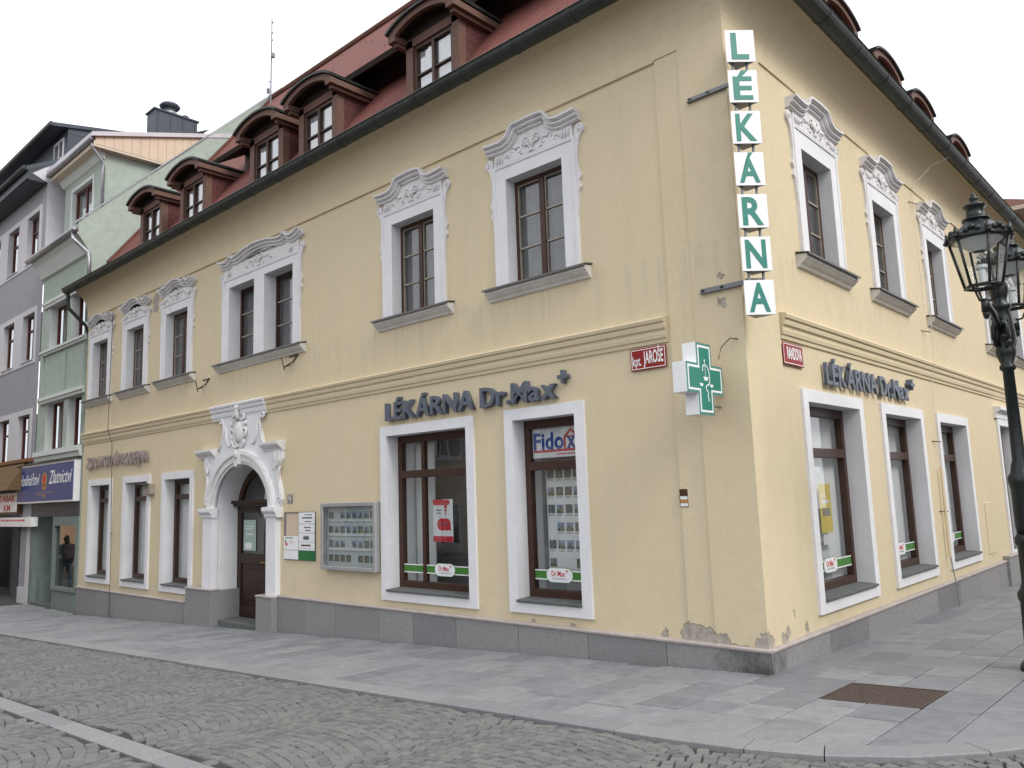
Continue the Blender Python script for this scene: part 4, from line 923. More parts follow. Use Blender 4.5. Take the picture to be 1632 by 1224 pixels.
mk('white_line', MB().ring((-.076, .076, -.066, .066), (-.068, .068, -.058, .058), .006, .0075), M['signwhite'], hn, WM[hn]); textfit('lettering', '93', hn, WM[hn], -.045, .045, -.04, .12, M['signwhite'], .0006, .015, d=.0075)
# name boards by the door
NB = FL @ T(-8.15, .84, 0)
e = empty('name_board', NB); tag(e, 'white, green and empty name plates on a steel rack right of the door', 'sign board')
mk('rack', MB().ring((-.475, .455, -.01, .785), (-.445, .425, .0, .775), 0, .02).box(-.035, -.015, 0, .775, 0, .02), M['steelgrey'], e, NB)
mk('empty_panel', MB().box(-.44, -.04, .39, .77, 0, .006), M['siding'], e, NB)
def npl(a, b, c, d, m, bars=()):
    o = mk('name_plate', MB().box(a, b, c, d, .02, .03), m, e, NB, bevel=.002)
    for x0, x1, y0, y1, mm in bars: mk('print', MB().box(a + x0, a + x1, c + y0, c + y1, .0302, .0312), mm, o, NB)
npl(-.465, -.035, .155, .385, M['signwhite'], [(.03, .28, .19, .205, M['letter']), (.05, .11, .07, .12, M['redprint']), (.03, .07, .12, .16, M['lime']), (.15, .3, .14, .146, M['redprint']), (.15, .28, .11, .116, M['redprint'])]); npl(-.465, -.035, .0, .148, M['signwhite'])
npl(-.015, .45, .59, .775, M['signwhite'], [(.18, .4, .14, .155, M['letter']), (.1, .4, .085, .11, M['letter']), (.18, .38, .03, .045, M['letter'])]); npl(-.015, .45, .44, .583, M['signwhite'], [(.16, .36, .08, .1, M['steelgrey']), (.2, .36, .03, .05, M['steelgrey'])])
npl(-.015, .45, .295, .433, M['signwhite'], [(.14, .31, .035, .09, M['letter']), (.14, .31, .095, .1, M['letter'])]); npl(-.015, .45, .155, .288, M['signwhite'], [(.08, .36, .07, .095, M['brownsign']), (.02, .44, .035, .038, M['brownsign'])])
npl(-.015, .45, -.005, .148, mat('green_name_plate', (.02, .16, .06), .4, .1, 5), [(.04, .42, .1, .11, M['lime']), (.04, .38, .065, .075, M['lime']), (.04, .4, .03, .04, M['lime'])])
# property cards
PH = [M['skin_photo'], M['photo_green'], M['photo_warm'], M['photo_blue']]
CARDS = []
for k in range(10):
    m = MB(); w, h = .05, .042; m.box(-w - .012, w + .012, -.085, .055, 0, .002, 0); rr = random.Random(k); hz = rr.uniform(-.015, .0)
    m.add([(-w, hz, .0026), (w, hz, .0026), (w, h, .0026), (-w, h, .0026)], [(0, 1, 2, 3)], 4 if k % 3 else 1)
    m.add([(-w, -h, .0026), (w, -h, .0026), (w, hz, .0026), (-w, hz, .0026)], [(0, 1, 2, 3)], 2 if k % 2 else 1)
    a = rr.uniform(-.03, .0); b = a + rr.uniform(.03, .05); t = rr.uniform(.004, .02)
    m.add([(a, -.028, .003), (b, -.028, .003), (b, t, .003), ((a + b) / 2, t + .018, .003), (a, t, .003)], [(0, 1, 2, 3, 4)], 3 if k % 4 else 1)
    m.box(-w, w * .6, -.056, -.051, .002, .0028, 1); m.box(-w, w * .8, -.067, -.063, .002, .0028, 1)
    CARDS.append(m.mesh('property_card', [M['paper'], PH[0], PH[1], PH[2], PH[3]]))
PHOTOS = []
for k in range(10):
    m = MB(); w, h = .058, .05; rr = random.Random(k + 50); hz = rr.uniform(-.02, .005); m.box(-w - .004, w + .004, -h - .004, h + .004, 0, .002, 0)
    m.add([(-w, hz, .0026), (w, hz, .0026), (w, h, .0026), (-w, h, .0026)], [(0, 1, 2, 3)], 4 if k % 3 else 1); m.add([(-w, -h, .0026), (w, -h, .0026), (w, hz, .0026), (-w, hz, .0026)], [(0, 1, 2, 3)], 2 if k % 2 else 1)
    a = rr.uniform(-.045, -.01); b = a + rr.uniform(.04, .06); t = rr.uniform(.004, .02); m.add([(a, -.035, .003), (b, -.035, .003), (b, t, .003), ((a + b) / 2, t + .018, .003), (a, t, .003)], [(0, 1, 2, 3, 4)], (3, 1, 1)[k % 3])
    PHOTOS.append(m.mesh('property_photo', [M['case_back'], PH[0], PH[1], PH[2], PH[3]]))
CM = FL @ T(-6.7, .72, 0)
e = empty('display_case', CM); tag(e, 'aluminium glazed display case with rows of property photos on the front wall', 'display case')
mk('case_frame', MB().ring((-.71, .70, 0, 1.04), (-.65, .64, .06, .98), 0, .11), M['alu'], e, CM, bevel=.006); mk('backing', MB().box(-.65, .64, .06, .98, 0, .012), M['case_back'], e, CM)
mk('pane', MB().pane(-.65, .64, .06, .98, .092, .096), M['glass_clear'], e, CM)
for r in range(4):
    for c in range(8):
        if (r, c) in ((2, 3), (3, 4), (0, 1)) : continue
        put('property_photo', PHOTOS[(r * 3 + c * 7 + r * c) % 10], e, CM @ T(-.545 + c * .154, .845 - r * .222, .014) @ Matrix.Diagonal((1.02, 1.02, 1, 1)))
    if r: mk('rail', MB().box(-.6, .62, .97 - r * .222, .978 - r * .222, .012, .03), M['signwhite'], e, CM)
# listing board, agency sign, posters in the shop windows
wo, Mx, i, z0, z1 = W5
LM = Mx @ T(0, .8, -.36); e = empty('listing_board', LM); tag(e, 'white board with six rows of property sheets inside the front corner window', 'notice board')
mk('board', MB().box(-.30, i, -.1, 1.32, -.01, 0), M['blind'], e, LM)
for r in range(6):
    for c in range(6):
        if (r, c) in ((3, 0), (5, 1), (5, 2)): continue
        put('property_card', CARDS[(r * 5 + c * 3 + r * c) % 10], e, LM @ T(-.225 + c * .142, 1.24 - r * .222, .002) @ Matrix.Diagonal((1.12, 1.3, 1, 1)))
    mk('sheet_row', MB().box(-.295, i - .01, 1.105 - r * .222, 1.11 - r * .222, 0, .004), M['signwhite'], e, LM)
FX = Mx @ T(0, 2.23, -.262); e = empty('agency_sign', FX); tag(e, 'white sign with blue word Fidox and red house in the window top light', 'sign')
mk('panel', MB().box(-i + .087, i - .087, .015, .40, 0, .004), M['signwhite'], e, FX)
letters('letter', 'Fido', e, FX @ T(0, 0, .006), -.40, .10, .125, .30, M['blue'], .001, .03, .05); letters('letter', 'x', e, FX @ T(0, 0, .006), .145, .29, .125, .30, M['blue'], .001, .03)
hs = MB(); hs.strip([(.10, .10), (.10, .27), (.215, .375), (.33, .27), (.33, .10)], [(.13, .10), (.13, .25), (.215, .335), (.30, .25), (.30, .10)], .004, .007); hs.box(-.40, .34, .085, .115, .004, .0075); hs.box(.11, .32, .255, .275, .004, .007); mk('red_house', hs, M['redprint'], e, FX)
sm = MB(); x = -.02
while x < .4: l = random.uniform(.012, .03); sm.box(x, x + l, .045, .062, .004, .006); x += l + .008
mk('small_print', sm, M['redprint'], e, FX)
wo, Mx, i, z0, z1 = W4
PX = Mx @ T(.03, 1.16, -.28); e = empty('poster', PX); tag(e, 'white and red poster hung in the dark front shop window', 'poster')
mk('sheet', MB().box(-.21, .21, 0, .60, 0, .003), M['signwhite'], e, PX); mk('red_foot', MB().box(-.21, .21, 0, .08, .003, .0045), M['redprint'], e, PX); mk('red_head', MB().prism(pill(-.03, .555, .18, .038), .003, .0045).box(-.21, 0, .56, .60, .003, .0044), M['redprint'], e, PX)
mk('speech_bubble', MB().prism(pill(.02, .245, .145, .085), .003, .005).prism([(.05, .18), (.165, .155), (.16, .22)], .003, .0051), M['redprint'], e, PX); mk('small_figure', MB().lathe([(.03, 0), (.03, .002)], 10).box(-.008, .008, -.13, -.02, 0, .002).box(-.025, .025, -.06, -.045, 0, .002), M['redprint'], e, PX @ T(.06, .50, .003)); mk('print', MB().box(-.15, -.02, .44, .455, .003, .0042).box(-.15, -.04, .40, .412, .003, .0042).box(-.08, .1, .245, .258, .005, .0056), M['letter'], e, PX)
wo, Mx, i, z0, z1 = WR[0]
PX = Mx @ T(.17, 1.2, -.262); e = empty('poster', PX); tag(e, 'yellow poster behind the glass of the nearest side street window', 'poster')
mk('sheet', MB().box(-.18, .18, 0, .60, 0, .003), M['yellow'], e, PX); mk('picture', MB().box(-.12, .12, .20, .30, .003, .004), M['photo_warm'], e, PX); mk('print', MB().box(-.12, .10, .36, .40, .003, .004).box(-.12, .04, .44, .46, .003, .004), M['paper'], e, PX); mk('footer', MB().box(-.15, .15, -.14, -.02, 0, .003), M['paper'], e, PX)
PX = Mx @ T(-.05, 1.98, -.262); e = mk('shelf_card', MB().box(-.62, .15, -.05, .03, 0, .004), M['signwhite'], None, PX); tag(e, 'white strip card above the yellow poster in the side window', 'card')
wo, Mx, i, z0, z1 = WR[1]
PX = Mx @ T(-.50, .72, -.262); e = mk('red_banner', MB().prism([(-.17, 0), (.17, .0), (.13, .30), (-.12, .95), (-.17, .95)], 0, .004), M['redprint'], None, PX); tag(e, 'red and pink slanted banner in the middle side street window', 'banner')

# ------------------------------------------------------------------ street lamp
LX, LY = 2.075, 1.185; LZ = gz(LX, LY); Lm = T(LX, LY, LZ)
e = empty('street_lamp', Lm); tag(e, 'black green cast iron street lamp with two glazed lanterns at right edge', 'street lamp')
mk('base', MB().lathe([(.19, -.05), (.19, .03), (.17, .06), (.14, .09), (.13, .60), (.145, .63), (.145, .68), (.12, .72), (.10, .78), (.098, 1.10), (.115, 1.13), (.115, 1.18), (.09, 1.22)], 12), M['iron'], e, Lm, True)
mk('post', MB().lathe([(.09, 1.22), (.098, 1.30), (.098, 1.62), (.105, 1.66), (.112, 1.70), (.112, 1.74), (.085, 1.78), (.075, 1.84), (.058, 1.9), (.048, 2.74), (.07, 2.76), (.07, 2.79), (.055, 2.81), (.085, 2.90), (.09, 2.94), (.078, 2.97), (.098, 3.03), (.10, 3.10), (.085, 3.26), (.07, 3.33), (.09, 3.35), (.09, 3.38), (.055, 3.41), (.07, 3.46), (.085, 3.52), (.08, 3.58), (.05, 3.64), (.0, 3.67)], 14), M['iron'], e, Lm, True)
orn = MB()
for s in (-1, 1):
    for q in (-1, 1):
        orn.tube([(q * .05, s * .09, 2.98), (q * .06, s * .14, 3.06), (q * .05, s * .16, 3.16), (q * .03, s * .13, 3.24), (q * .05, s * .09, 3.2)], .022, 6)
    for k in range(5): orn.blob((random.uniform(-.05, .05), s * random.uniform(.09, .15), 3.0 + .06 * k), (.035, .03, .04), n=7, k=4)
mk('bracket_ornament', orn, M['iron'], e, Lm, True)
def lantern(sy):
    c = (0, sy * .62); A = Lm @ T(c[0], c[1], 0); z0, z1, r0, r1 = 3.46, 3.91, .150, .245
    ar = MB(); ar.tube([(0, -sy * .50, 3.10), (0, -sy * .36, 3.20), (0, -sy * .20, 3.27), (0, -sy * .06, 3.30), (0, sy * .04, 3.31)], .026, 7)
    ar.tube([(0, -sy * .50, 3.22), (0, -sy * .3, 3.28), (0, -sy * .1, 3.30)], .018, 6)
    ar.tube([(0, sy * .03, 3.22), (0, sy * .03, 3.34)], [.035, .03], 7); ar.blob((0, sy * .03, 3.20), (.03, .03, .05), n=7, k=4)
    mk('arm', ar, M['iron'], e, A, True)
    b = MB(); n = 6
    for j in range(n):
        t = 2 * math.pi * j / n; q = lambda r, z: (r * math.cos(t), r * math.sin(t), z)
        b.tube([q(r0, z0), q(r1, z1)], .013, 5)
        if j in (0, 2, 4): b.tube([(0, 0, 3.32), q(.07, 3.33), q(.10, 3.40), q(.14, 3.46), q(r0, z0)], .010, 5)
        b.tube([q(r1 + .01, z1), q(r1 + .035, z1 + .02)], .022, 5); b.tube([q(r1 + .015, z1 + .01), q(r1 + .005, z1 + .05), q(r1 + .015, z1 + .10)], [.02, .025, .006], 6)
    for (r, z, w) in ((r0, z0, .016), (r0 * .6, z0 + .004, .010), (r1, z1, .020)): b.tube([(r * math.cos(2 * math.pi * j / n), r * math.sin(2 * math.pi * j / n), z) for j in range(n + 1)], w, 6)
    lo = mk('lantern', b, M['iron'], e, A, True)
    rf_ = MB().lathe([(r1 + .015, z1 + .005), (r1 + .01, z1 + .035), (.19, z1 + .09), (.125, z1 + .145), (.10, z1 + .175)], 6, cap=False); mk('lantern_roof', rf_, M['iron'], lo, A)
    mk('ventilator', MB().lathe([(.118, z1 + .17), (.118, z1 + .185), (.08, z1 + .20), (.075, z1 + .28), (.092, z1 + .295), (.10, z1 + .31), (.078, z1 + .325), (.035, z1 + .335), (.026, z1 + .35), (.04, z1 + .368), (.04, z1 + .385), (.022, z1 + .40), (.024, z1 + .42), (.0, z1 + .44)], 12), M['iron'], lo, A, True)
    cn = MB()
    for j in range(6):
        for k in (.3, .5, .7):
            t = 2 * math.pi * (j + k) / 6; rr_ = r1 * math.cos(math.pi / 6) * 1.03; cn.blob((rr_ * math.cos(t), rr_ * math.sin(t), z1 + .045 + (.02 if k == .5 else 0)), (.03, .03, .03), n=6, k=4)
    mk('crown_leaves', cn, M['iron'], lo, A, True)
    for j in range(n):
        p = [((r * math.cos(2 * math.pi * (j + d) / n)), (r * math.sin(2 * math.pi * (j + d) / n)), z) for r, z, d in ((r0 - .004, z0 + .015, 0), (r0 - .004, z0 + .015, 1), (r1 - .006, z1 - .015, 1), (r1 - .006, z1 - .015, 0))]
        mk('pane', MB().add(p, [(0, 1, 2, 3)]), M['lampglass'], lo, A)
    mk('burner', MB().lathe([(.03, z0 + .01), (.03, z0 + .16), (.05, z0 + .17), (.05, z0 + .20)], 10), M['signwhite'], lo, A); mk('reflector', MB().lathe([(.06, z1 - .12), (.20, z1 - .02), (.05, z1)], 12, cap=False), M['signwhite'], lo, A)
M['lampglass'] = glass_mat('lantern_glass', (.88, .90, .90), 1.45)
lantern(-1); lantern(1)

# ------------------------------------------------------------------ neighbouring houses
def flat_window(parent, F, u0, u1, v0, v1, depth, fm, rm, rows=(.62,), cols=1, gm='glass', cur='curtain', d0=0.):
    Mx = F @ T((u0 + u1) / 2, 0, d0); i = (u1 - u0) / 2
    w = MB(); w.box(-i - .002, -i, v0, v1, -depth - .08, -.0005); w.box(i, i + .002, v0, v1, -depth - .08, -.0005); w.box(-i, i, v1, v1 + .002, -depth - .08, -.0005); w.box(-i, i, v0 - .02, v0, -depth - .08, .05)
    wo = mk('window', w, rm, parent, Mx)
    f = MB().ring((-i, i, v0, v1), (-i + .07, i - .07, v0 + .07, v1 - .07), -depth - .07, -depth); cuts = [v0 + .07]
    xs_ = [-i + .07]
    for r in rows: z = v0 + (v1 - v0) * r; f.box(-i + .07, i - .07, z - .03, z + .03, -depth - .065, -depth - .005); cuts += [z - .03, z + .03]
    for c in range(1, cols + 1):
        x = -i + 2 * i * c / (cols + 1); f.box(x - .035, x + .035, v0 + .07, v1 - .07, -depth - .064, -depth - .004); xs_ += [x - .035, x + .035]
    cuts.append(v1 - .07); xs_.append(i - .07)
    mk('window_frame', f, fm, wo, Mx)
    for a, b in zip(cuts[::2], cuts[1::2]):
        for c, d in zip(xs_[::2], xs_[1::2]): mk('pane', MB().pane(c, d, a, b, -depth - .04, -depth - .036), M[gm], wo, Mx)
    mk('curtain', MB().add([(-i, v0, -depth - .14), (i, v0, -depth - .14), (i, v1, -depth - .14), (-i, v1, -depth - .14)], [(0, 1, 2, 3)]), M[cur], wo, Mx)
    return wo
# mint green house
Gm = T(-20, 0, gz(-20, 0)); G_ = empty('mint_house', Gm); tag(G_, 'mint green house with peach clad roof dormer beside the yellow house', 'building')
gh = [(-21.15, -19.75), (-19.45, -18.30)]
ho = [(a, b, 6.30, 7.58) for a, b in gh] + [(a, b, 3.44, 4.78) for a, b in gh] + [(-21.75, -18.18, -.9, 2.0)]
mk('front_wall', MB().holes(-21.85, -18.15, -.9, 8.55, ho, -.02), M['mint'], G_, FL)
for a, b in gh:
    for v0, v1 in ((6.30, 7.58), (3.44, 4.78)):
        flat_window(G_, FL, a, b, v0, v1, .20, M['mahogany'], M['mint_light'], (), 1, d0=-.02)
def bandp(z0, z1, d, m='mint_light', a=-21.6, b=-18.16): mk('moulding', MB().extr([(-.02, z0), (d * .5, z0), (d * .7, (z0 + z1) / 2), (d, (z0 + z1) / 2), (d, z1), (-.02, z1 + .02)], a, b), M[m], G_, FL)
bandp(6.18, 6.30, .10); bandp(4.78, 4.95, .10); bandp(7.58, 7.75, .08); bandp(3.15, 3.42, .14)
for a in (-21.5, -19.7, -18.35): mk('panel_strip', MB().box(a - .03, a + .03, 4.97, 6.17, -.02, .01), M['mint'], G_, FL)
ev = MB().extr([(-.02, 8.50), (.06, 8.52), (.10, 8.60), (.24, 8.85), (.34, 8.95), (.36, 9.0), (-.02, 9.05)], -21.85, -18.16); mk('eaves', ev, M['mint_light'], G_, FL)
mk('gutter', MB().tube([(-21.95, -.42, 9.03), (-18.12, -.42, 9.06)], .075, 10), M['zinc'], G_, None, True)
mk('downpipe', MB().tube([(-18.26, -.42, 9.0), (-18.25, -.42, 8.84), (-18.20, -.30, 8.70), (-18.0, -.12, 8.45), (-17.96, -.09, 8.2), (-17.96, -.09, 7.7)], .05, 8), M['zinc'], G_, None, True)
rfm = MB().add([(-21.85, -.36, 9.05), (-18.2, -.36, 9.05), (-18.2, 5.6, 15.05), (-21.85, 5.6, 15.05)], [(0, 1, 2, 3)]); rfm.add([(-21.85, 11.5, 9.05), (-18.2, 11.5, 9.05), (-18.2, 5.6, 15.05), (-21.85, 5.6, 15.05)], [(0, 1, 2, 3)])
mk('roof', rfm, M['pale_roof'], G_)
ga = MB(); ga.v = []; pl_ = [(-.02, -1), (-.02, 8.5), (-.33, 8.95), (-.33, 9.28), (5.6, 15.2), (11.5, 9.2), (11.5, -1)]
ga.add([(-18.14, y, z) for y, z in pl_], [tuple(range(7))]); ga.add([(-18.30, y, z) for y, z in pl_], [tuple(range(7))]); ga.add([(x, y, z) for y, z in pl_ for x in (-18.14, -18.30)], [(2 * k, 2 * k + 2, 2 * k + 3, 2 * k + 1) for k in range(1, 5)])
mk('gable_wall', ga, M['mint'], G_); cp = MB().add([(x, y, z) for x in (-18.11, -18.33) for y, z in ((-.36, 9.27), (5.6, 15.21), (5.6, 15.26), (-.36, 9.33))], [(0, 1, 2, 3), (4, 7, 6, 5), (0, 4, 5, 1), (3, 2, 6, 7), (0, 3, 7, 4)]); mk('coping', cp, M['zinc'], G_)
# its dormer
mk('dormer_front', MB().holes(-21.4, -18.42, 9.3, 11.5, [(-20.75, -19.2, 9.9, 11.0)], -.35), M['mint'], G_, FL); flat_window(G_, FL, -20.75, -19.2, 9.9, 11.0, .1, M['mahogany'], M['mint_light'], (), 1, cur='curtain_white', d0=-.35)
mk('dormer_trim', MB().ring((-20.85, -19.1, 9.8, 11.1), (-20.75, -19.2, 9.8, 11.0), -.35, -.33), M['mint_light'], G_, FL)
mk('dormer_side', MB().add([(-18.42, .35, 9.3), (-18.42, 4.5, 9.3), (-18.42, 4.5, 11.8), (-18.42, .35, 11.6)], [(0, 1, 2, 3)]), M['mint'], G_)
dsf = MB(); dsf.box(-21.6, -18.2, .02, 4., 11.50, 11.56); dsf.box(-21.6, -18.2, -.02, .02, 11.50, 11.66); mk('dormer_soffit', dsf, M['cream'], G_)
dsf = MB().extr([(-.35, 11.30), (-.30, 11.32), (-.22, 11.42), (-.18, 11.498), (-.35, 11.498)], -21.5, -18.4); mk('dormer_cornice', dsf, M['mint_light'], G_, FL); mk('dormer_gutter', MB().tube([(-21.6, -.08, 11.66), (-18.2, -.08, 11.70)], .07, 8), M['zinc'], G_, None, True)
for k in range(17):
    y0, y1 = .02 + k * .24, .02 + k * .24 + .232; t = lambda y: 11.80 + .30 * y
    mk('siding_board', MB().add([(x, y, z) for x in (-18.20, -18.23) for y, z in ((y0, 11.57), (y1, 11.57), (y1, t(y1)), (y0, t(y0)))], [(0, 1, 2, 3), (4, 7, 6, 5), (0, 4, 5, 1), (1, 5, 6, 2), (2, 6, 7, 3), (3, 7, 4, 0)]), M['siding'], G_)
mk('dormer_roof', MB().add([(x, y, z) for x in (-18.12, -21.7) for y, z in ((-.1, 11.74), (6., 13.60), (6., 13.72), (-.1, 11.86))], [(0, 1, 2, 3), (4, 7, 6, 5), (0, 4, 5, 1), (3, 2, 6, 7), (0, 3, 7, 4)]), M['pale_roof'], G_)
mk('dormer_downpipe', MB().tube([(-18.28, -.06, 11.66), (-18.28, -.04, 11.5), (-18.36, .30, 11.15), (-18.37, .31, 11.0), (-18.37, .31, 9.6)], .04, 7), M['zinc'], G_, None, True)
ch = MB().box(-22.1, -21.5, 2.95, 4.40, 13.0, 14.83); co = mk('chimney', ch, M['slate'], G_); mk('chimney_cap', MB().box(-22.15, -21.45, 2.9, 4.45, 14.831, 14.88), M['slate'], co)
for k in range(4): mk('seam', MB().box(-21.499, -21.48, 3.05 + k * .42, 3.07 + k * .42, 13.2, 14.82), M['slate'], co)
mk('flue', MB().lathe([(.24, 14.88), (.24, 14.98), (.17, 15.0), (.17, 15.12)], 12, (-21.75, 3.55)), M['zinc'], co, None, True); mk('flue_hat', MB().lathe([(.30, 15.14), (.34, 15.20), (.28, 15.27), (.0, 15.31)], 14, (-21.75, 3.55)), M['slate'], co, None, True); mk('flue', MB().lathe([(.05, 14.88), (.05, 15.0), (.11, 15.02), (.10, 15.06), (0, 15.08)], 8, (-21.75, 4.1)), M['zinc'], co, None, True)
M['mint_dark'] = mat('grey_green_paint', (.17, .205, .185), .7, .15, 5)
# its shop front
sf = MB(); sf.box(-21.85, -18.16, 1.63, 2.02, -.05, .02); mk('shop_lintel', sf, M['slate'], G_, FL)
fr_ = MB(); fr_.ring((-19.92, -18.18, -.27, 1.62), (-19.80, -18.24, -.18, 1.38), -.08, .06); mk('shop_frame', fr_, M['mint_dark'], G_, FL)
M['mirror'] = glass_mat('reflecting_shop_glass', (.5, .52, .52), 2.3); mk('shop_pane', MB().pane(-19.80, -18.24, -.18, 1.38, -.02, -.015), M['mirror'], G_, FL); mk('shop_apron', MB().box(-19.92, -18.18, -.9, -.275, -.08, .02), M['mint_dark'], G_, FL)
mk('shop_back', MB().box(-21.8, -18.16, -.9, 1.63, -1.6, -1.55), M['dark'], G_, FL); mk('window_back', MB().box(-19.92, -18.2, -.9, 1.63, -.6, -.55), M['dark'], G_, FL)
dd = MB().ring((-21.15, -19.97, -.72, 1.58), (-20.98, -20.1, -.12, 1.45), -.62, -.55); do_ = mk('shop_door', dd, M['mint_dark'], G_, FL); mk('door_pane', MB().pane(-20.98, -20.1, -.12, 1.45, -.59, -.585), M['glass'], do_, FL)
dj = MB(); dj.box(-21.75, -21.5, -.9, 1.62, -.5, .03); dj.box(-21.5, -21.2, -.9, -.05, -.5, -.1); mk('door_jamb', dj, M['mint_dark'], G_, FL); mk('shop_threshold', MB().box(-21.5, -19.93, -.9, -.70, -.7, .03), M['step'], G_, FL)
# jeweller's sign box
JM = FL @ T(-20.45, 2.0, .005); e = empty('shop_sign', JM); tag(e, 'blue sign box reading Hodinářství Zlatnictví over the mint green shop', 'sign')
mk('sign_case', MB().box(-2.28, 2.25, 0, 1.07, 0, .155), M['signwhite'], e, JM, bevel=.01); mk('sign_face', MB().box(-2.22, 2.19, .05, 1.02, .155, .165), M['navy'], e, JM); mk('rain_cover', MB().box(-2.32, 2.28, 1.072, 1.10, -.03, .19), M['tin'], e, JM)
textfit('lettering', 'Hodinářství', e, JM, -2.02, -.30, .50, .44, M['signwhite'], .001, .006, .35, d=.167); textfit('lettering', 'Zlatnictví', e, JM, .42, 2.14, .50, .50, M['signwhite'], .001, .006, .35, d=.167)
cl_ = MB(); cl_.prism(arc(.06, .62, .20, .20, 0, 340, 17), .165, .168); cl_.box(-.10, .22, .36, .50, .165, .168); mk('clock_emblem', cl_, M['gold'], e, JM); mk('clock_dial', MB().prism(arc(.06, .64, .11, .11, 0, 340, 17), .168, .170), M['redprint'], e, JM); mk('clock_weights', MB().box(-.02, .0, .18, .36, .165, .167).box(.12, .14, .14, .36, .165, .167).blob((.06, .18, .166), (.05, .07, .004)), M['gold'], e, JM)
mk('small_print', MB().box(-.6, -.1, .26, .275, .165, .1665).box(.25, .75, .26, .275, .165, .1665).box(-.45, -.1, .20, .212, .165, .1665), M['gold'], e, JM)
# lilac grey house
Hm = T(-27, 0, gz(-27, 0)); H_ = empty('lilac_house', Hm); tag(H_, 'lilac grey house with mahogany windows and dark eaves at far left', 'building')
wx = [(-23.52, -22.42), (-25.45, -24.35), (-27.4, -26.3), (-29.3, -28.2)]; rowz = [(3.18, 4.62), (6.25, 7.70), (9.35, 10.85)]
mk('front_wall', MB().holes(-32, -21.87, -.9, 11.55, [(a, b, v0, v1) for a, b in wx for v0, v1 in rowz] + [(-25.2, -22.75, -.9, 1.65)], 0), M['lilac'], H_, FL)
for v0, v1 in rowz:
    t = MB(); xs2 = sorted(wx)
    prev = -29.5
    for a, b in xs2: t.box(prev, a, v0 - .12, v1 + .16, 0, .02); t.box(a, b, v1, v1 + .16, 0, .02); t.box(a, b, v0 - .12, v0, 0, .02); prev = b
    t.box(prev, -22.22, v0 - .12, v1 + .16, 0, .02); mk('window_band', t, M['lilac_light'], H_, FL)
    for a, b in wx: flat_window(H_, FL, a, b, v0, v1, .13, M['mahogany'], M['lilac_light'], (.68,), 1)
mk('side_wall', MB().add([(-21.87, 0, 8.4), (-21.87, 6, 8.4), (-21.87, 6, 14.), (-21.87, .75, 12.7), (-21.87, -.42, 11.75), (-21.87, 0, 11.55)], [(0, 1, 2, 3, 4, 5)]), M['lilac_light'], H_)
evs = MB(); evs.box(-32, -21.90, 11.55, 11.60, 0, .5); mk('eaves_soffit', evs, M['slate'], H_, FL)
for k in range(6): mk('soffit_board', MB().box(-32, -21.91, 11.535, 11.548, .02 + k * .08, .09 + k * .08), M['slate'], H_, FL)
mk('eaves_board', MB().box(-32, -21.88, 11.56, 11.80, .5, .56), M['slate'], H_, FL); mk('gutter', MB().tube([(-32, -.62, 11.86), (-21.9, -.62, 11.86)], .09, 8), M['gutter'], H_, None, True)
mk('roof', MB().add([(-32, -.62, 11.9), (-21.8, -.62, 11.9), (-21.8, 5, 14.9), (-32, 5, 14.9)], [(0, 1, 2, 3)]).add([(-21.8, -.62, 11.9), (-21.8, .75, 12.63), (-21.8, .75, 12.53), (-21.8, -.62, 11.78)], [(0, 1, 2, 3)]), M['slate'], H_)
db = MB(); db.box(-31, -23.2, .9, 6, 12.6, 14.0); bo_ = mk('roof_box', db, M['slate'], H_); mk('box_roof', MB().add([(x, y, z) for x in (-31, -23.12) for y, z in ((.42, 13.98), (6, 15.0), (6, 15.1), (.42, 14.10))], [(0, 1, 2, 3), (4, 7, 6, 5), (0, 4, 5, 1), (3, 2, 6, 7), (0, 3, 7, 4)]), M['slate'], bo_); mk('box_gutter', MB().tube([(-31, .38, 14.02), (-23.1, .38, 14.04)], .07, 8), M['gutter'], bo_); mk('box_side', MB().add([(-23.19, .9, 13.9), (-23.19, 6, 13.9), (-23.19, 6, 15.05), (-23.19, .9, 14.15)], [(0, 1, 2, 3)]), M['slate'], bo_)
flat_window(H_, FL, -24.4, -23.5, 13.15, 13.85, -.03, M['lilac_light'], M['lilac_light'], (), 1, d0=-.9)
db = MB(); db.box(-25.2, -24.45, -.9, 1.65, -.5, -.45, 0); db.box(-24.4, -23.2, -.9, 1.65, -1.4, -1.35); db.add([(-33, -1., -1.5), (-21.9, -1., -1.5), (-21.9, 2.5, -1.5), (-33, 2.5, -1.5)], [(0, 1, 2, 3)]); mk('dark_entrance', db, M['dark'], H_, FL)
mk('shop_door', MB().ring((-23.0, -22.2, -.75, 1.5), (-22.85, -22.35, .1, 1.4), -.35, -.3).box(-22.85, -22.35, -.6, .1, -.34, -.31), M['mahogany'], H_, FL); mk('entrance_pier', MB().box(-22.74, -21.88, -.9, -.35, -.1, .03), M['lilac_light'], H_, FL); mk('entrance_pier', MB().box(-22.15, -21.88, -.34, 1.65, -.1, .02), M['lilac_light'], H_, FL)
